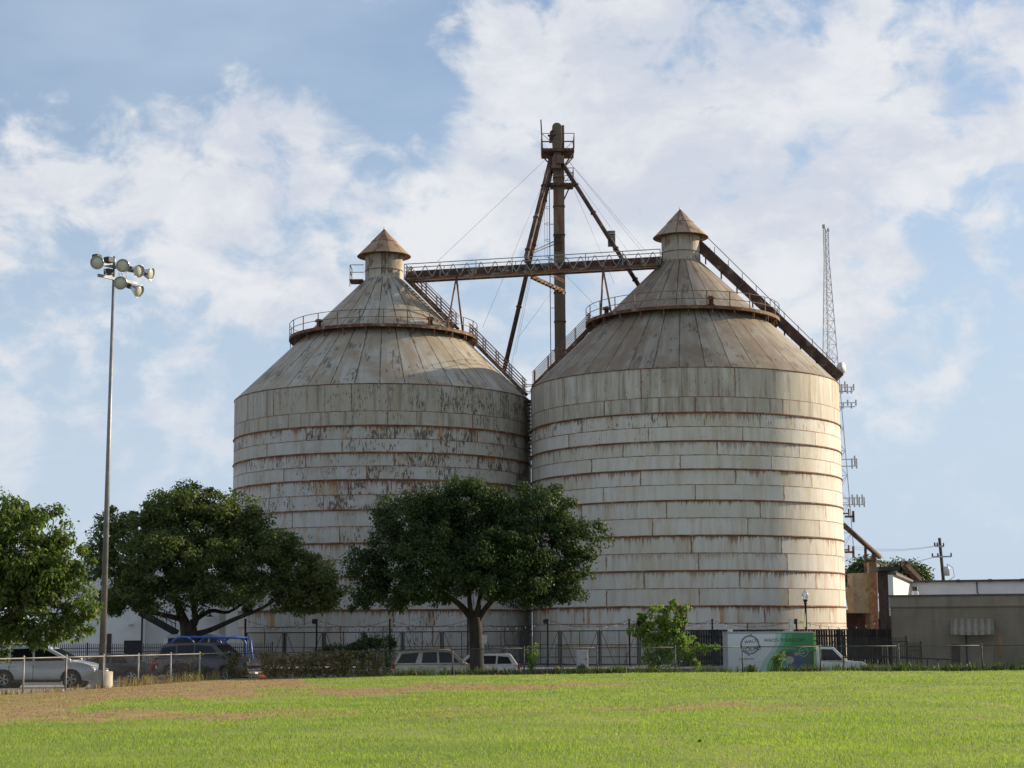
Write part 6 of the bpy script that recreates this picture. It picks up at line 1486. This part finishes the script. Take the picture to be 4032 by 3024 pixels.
s = MB(); s.add([(-.035, 0, 0), (.03, .012, .006), (.04, .006, .035), (-.012, -.006, .03), (.012, .018, .05)], [(0, 1, 2), (0, 2, 3), (3, 2, 4), (0, 3, 4)])
o = s.build('dead_leaf', M_dryleaf if False else M_rust); p = at(2752, 2950, 26.5); o.location = (p.x, 26.5, float(lawn_z(p.x, 26.5))+.05); tag(o, 'brown curled dead leaf lying on the grass', 'leaf')

# ================================================================== LEFT BACKGROUND
wbL = thing('white_warehouse', 'white walled warehouse behind the spreading tree', 'building', (X_at(600, 112), 112, -.7))
YW = 113.0; xa, xb = X_at(150, YW), X_at(880, YW); zt3 = 6.5
s = MB(); s.box2((xa, YW, -.8), (X_at(560, YW), YW+6, zt3)); s.build('wall', M_whited if False else M_white, wbL)
s = MB(); s.box2((X_at(561, YW), YW+1.2, -.8), (xb, YW+6, zt3-.6)); s.build('set_back_wall', M_white, wbL)
s = MB(); s.box2((X_at(424, YW), YW-.03, -.75), (X_at(442, YW), YW+.02, at(430, 2495, YW).z)); s.build('door', M_door, wbL)
s = MB(); s.box2((X_at(492, YW), YW-.05, -.75), (X_at(560, YW), YW+.02, at(500, 2522, YW).z)); s.build('loading_bay', M_black, wbL)
s = MB(); s.box2((X_at(855, YW), YW+.9, -.8), (X_at(875, YW), YW+1.2, zt3-1)); s.build('drain_strip', M_conc, wbL)
for dx in (0, .14): q = at(510+dx*60, 2459, YW-.1); s = MB(); s.lathe([(.001, -.06), (.07, -.05), (.08, .03), (.05, .08), (.001, .08)], 10, q); s.build('wall_light', M_inkw, wbL)
q = at(827, 2424, YW+.9); s = MB(); s.lathe([(.03, .12), (.05, .08), (.22, -.06), (.20, -.07), (.001, .0)], 14, q).bar(q+Vector((0, 0, .1)), q+Vector((0, .3, .25)), .03); s.build('barn_lamp', M_black, wbL)
es = thing('exterior_stair', 'dark steel stair with railing against the white warehouse', 'stair', at(690, 2490, 111.5))
q0, q1 = at(690, 2492, 111.5), at(548, 2412, 111.5)
for dy in (0, .9): s = MB(); s.bar(q0+Vector((0, dy, 0)), q1+Vector((0, dy, 0)), .1, .35); s.build('stringer', M_black, es)
n = 11
for k in range(n): q = q0+(q1-q0)*(k+.5)/n; s = MB(); s.box(q+Vector((0, .45, .05)), (.24, .85, .05)); s.build('tread', M_black, es)
s = MB(); 
for h_ in (.55, 1.0): s.bar(q0+Vector((0, 0, h_)), q1+Vector((0, 0, h_)), .05)
for k in range(5): q = q0+(q1-q0)*k/4; s.bar(q, q+Vector((0, 0, 1.0)), .05); 
for k in range(4): s.bar(q0+(q1-q0)*k/4, q0+(q1-q0)*(k+1)/4+Vector((0, 0, 1.0)), .03)
s.build('stair_railing', M_black, es)
for q in (q0, q1+Vector((.2, 0, 0))): s = MB(); s.bar(q, (q.x, q.y, -.7), .1); s.build('stair_post', M_black, es)
# blue pipe frame
YBL = 95.9; M_blue = mat_noise('blue_paint', (.012, .06, .26), (.02, .09, .36), 3, .4); zgB = -.62
p0, p1 = at(752, 2508, YBL), at(968, 2512, YBL); bf = thing('blue_pipe_frame', 'bright blue tubular pipe frame standing behind the maroon SUV', 'frame', ((p0.x+p1.x)/2, YBL, zgB))
for dy in (0, .55): s = MB(); s.tube(p0+Vector((-.25 if dy else 0, dy, 0)), p1+Vector((0, dy, 0)), .065, .065, 10); s.build('top_pipe', M_blue, bf)
for px in (720, 828, 925):
    c_ = at(px, 2508, YBL+.27); pts = [(c_.x-.55, c_.y-.25, zgB)]+[(c_.x-.55*math.cos(a), c_.y-.25*math.cos(a), c_.z-.42+.42*math.sin(a)) for a in [math.pi*i/10 for i in range(11)]]+[(c_.x+.55, c_.y+.25, zgB)]
    s = MB(); s.path(pts, .06, 9); s.build('hoop', M_blue, bf)
s = MB(); s.path([p1+Vector((0, 0, 0)), p1+Vector((.25, 0, -.12)), (p1.x+.5, YBL, zgB)], .06, 9); s.build('end_leg', M_blue, bf)
# dark hedge and low fence behind the vine fence
bh_ = stem(1480, 106.5, ZB); tree('yard_hedge', 'dark low shrub growing against the yard fence', bh_, [([bh_, bh_+Vector((0, 0, .8))], .05, .03)], lobes_clumps([(1460, 2545, 90, 45), (1520, 2530, 40, 45), (1350, 2560, 90, 25)], 90, 106.5), .28, 60, .12, M_leaf_oak, twigs=0, cat='shrub')

# scraps of litter blown against the parking lot fence
for i, px in enumerate((45, 130, 300, 505, 545, 610, 760, 830)):
    x, y = l1(px); x -= .35; s = MB(); s.lathe([(.001, 0), (.05, .01), (.06, .05), (.03, .09), (.001, .095)], 7, (x, y, float(lawn_full(np.array(x), np.array(y)))-.01)); o = s.build('litter_scrap', M_inkw)
    for v_ in o.data.vertices: v_.co += Vector((random.uniform(-.02, .02), random.uniform(-.02, .02), random.uniform(0, .015)))
    tag(o, 'crumpled white scrap of litter at the foot of the parking lot fence', 'litter', 'litter along the parking lot fence')
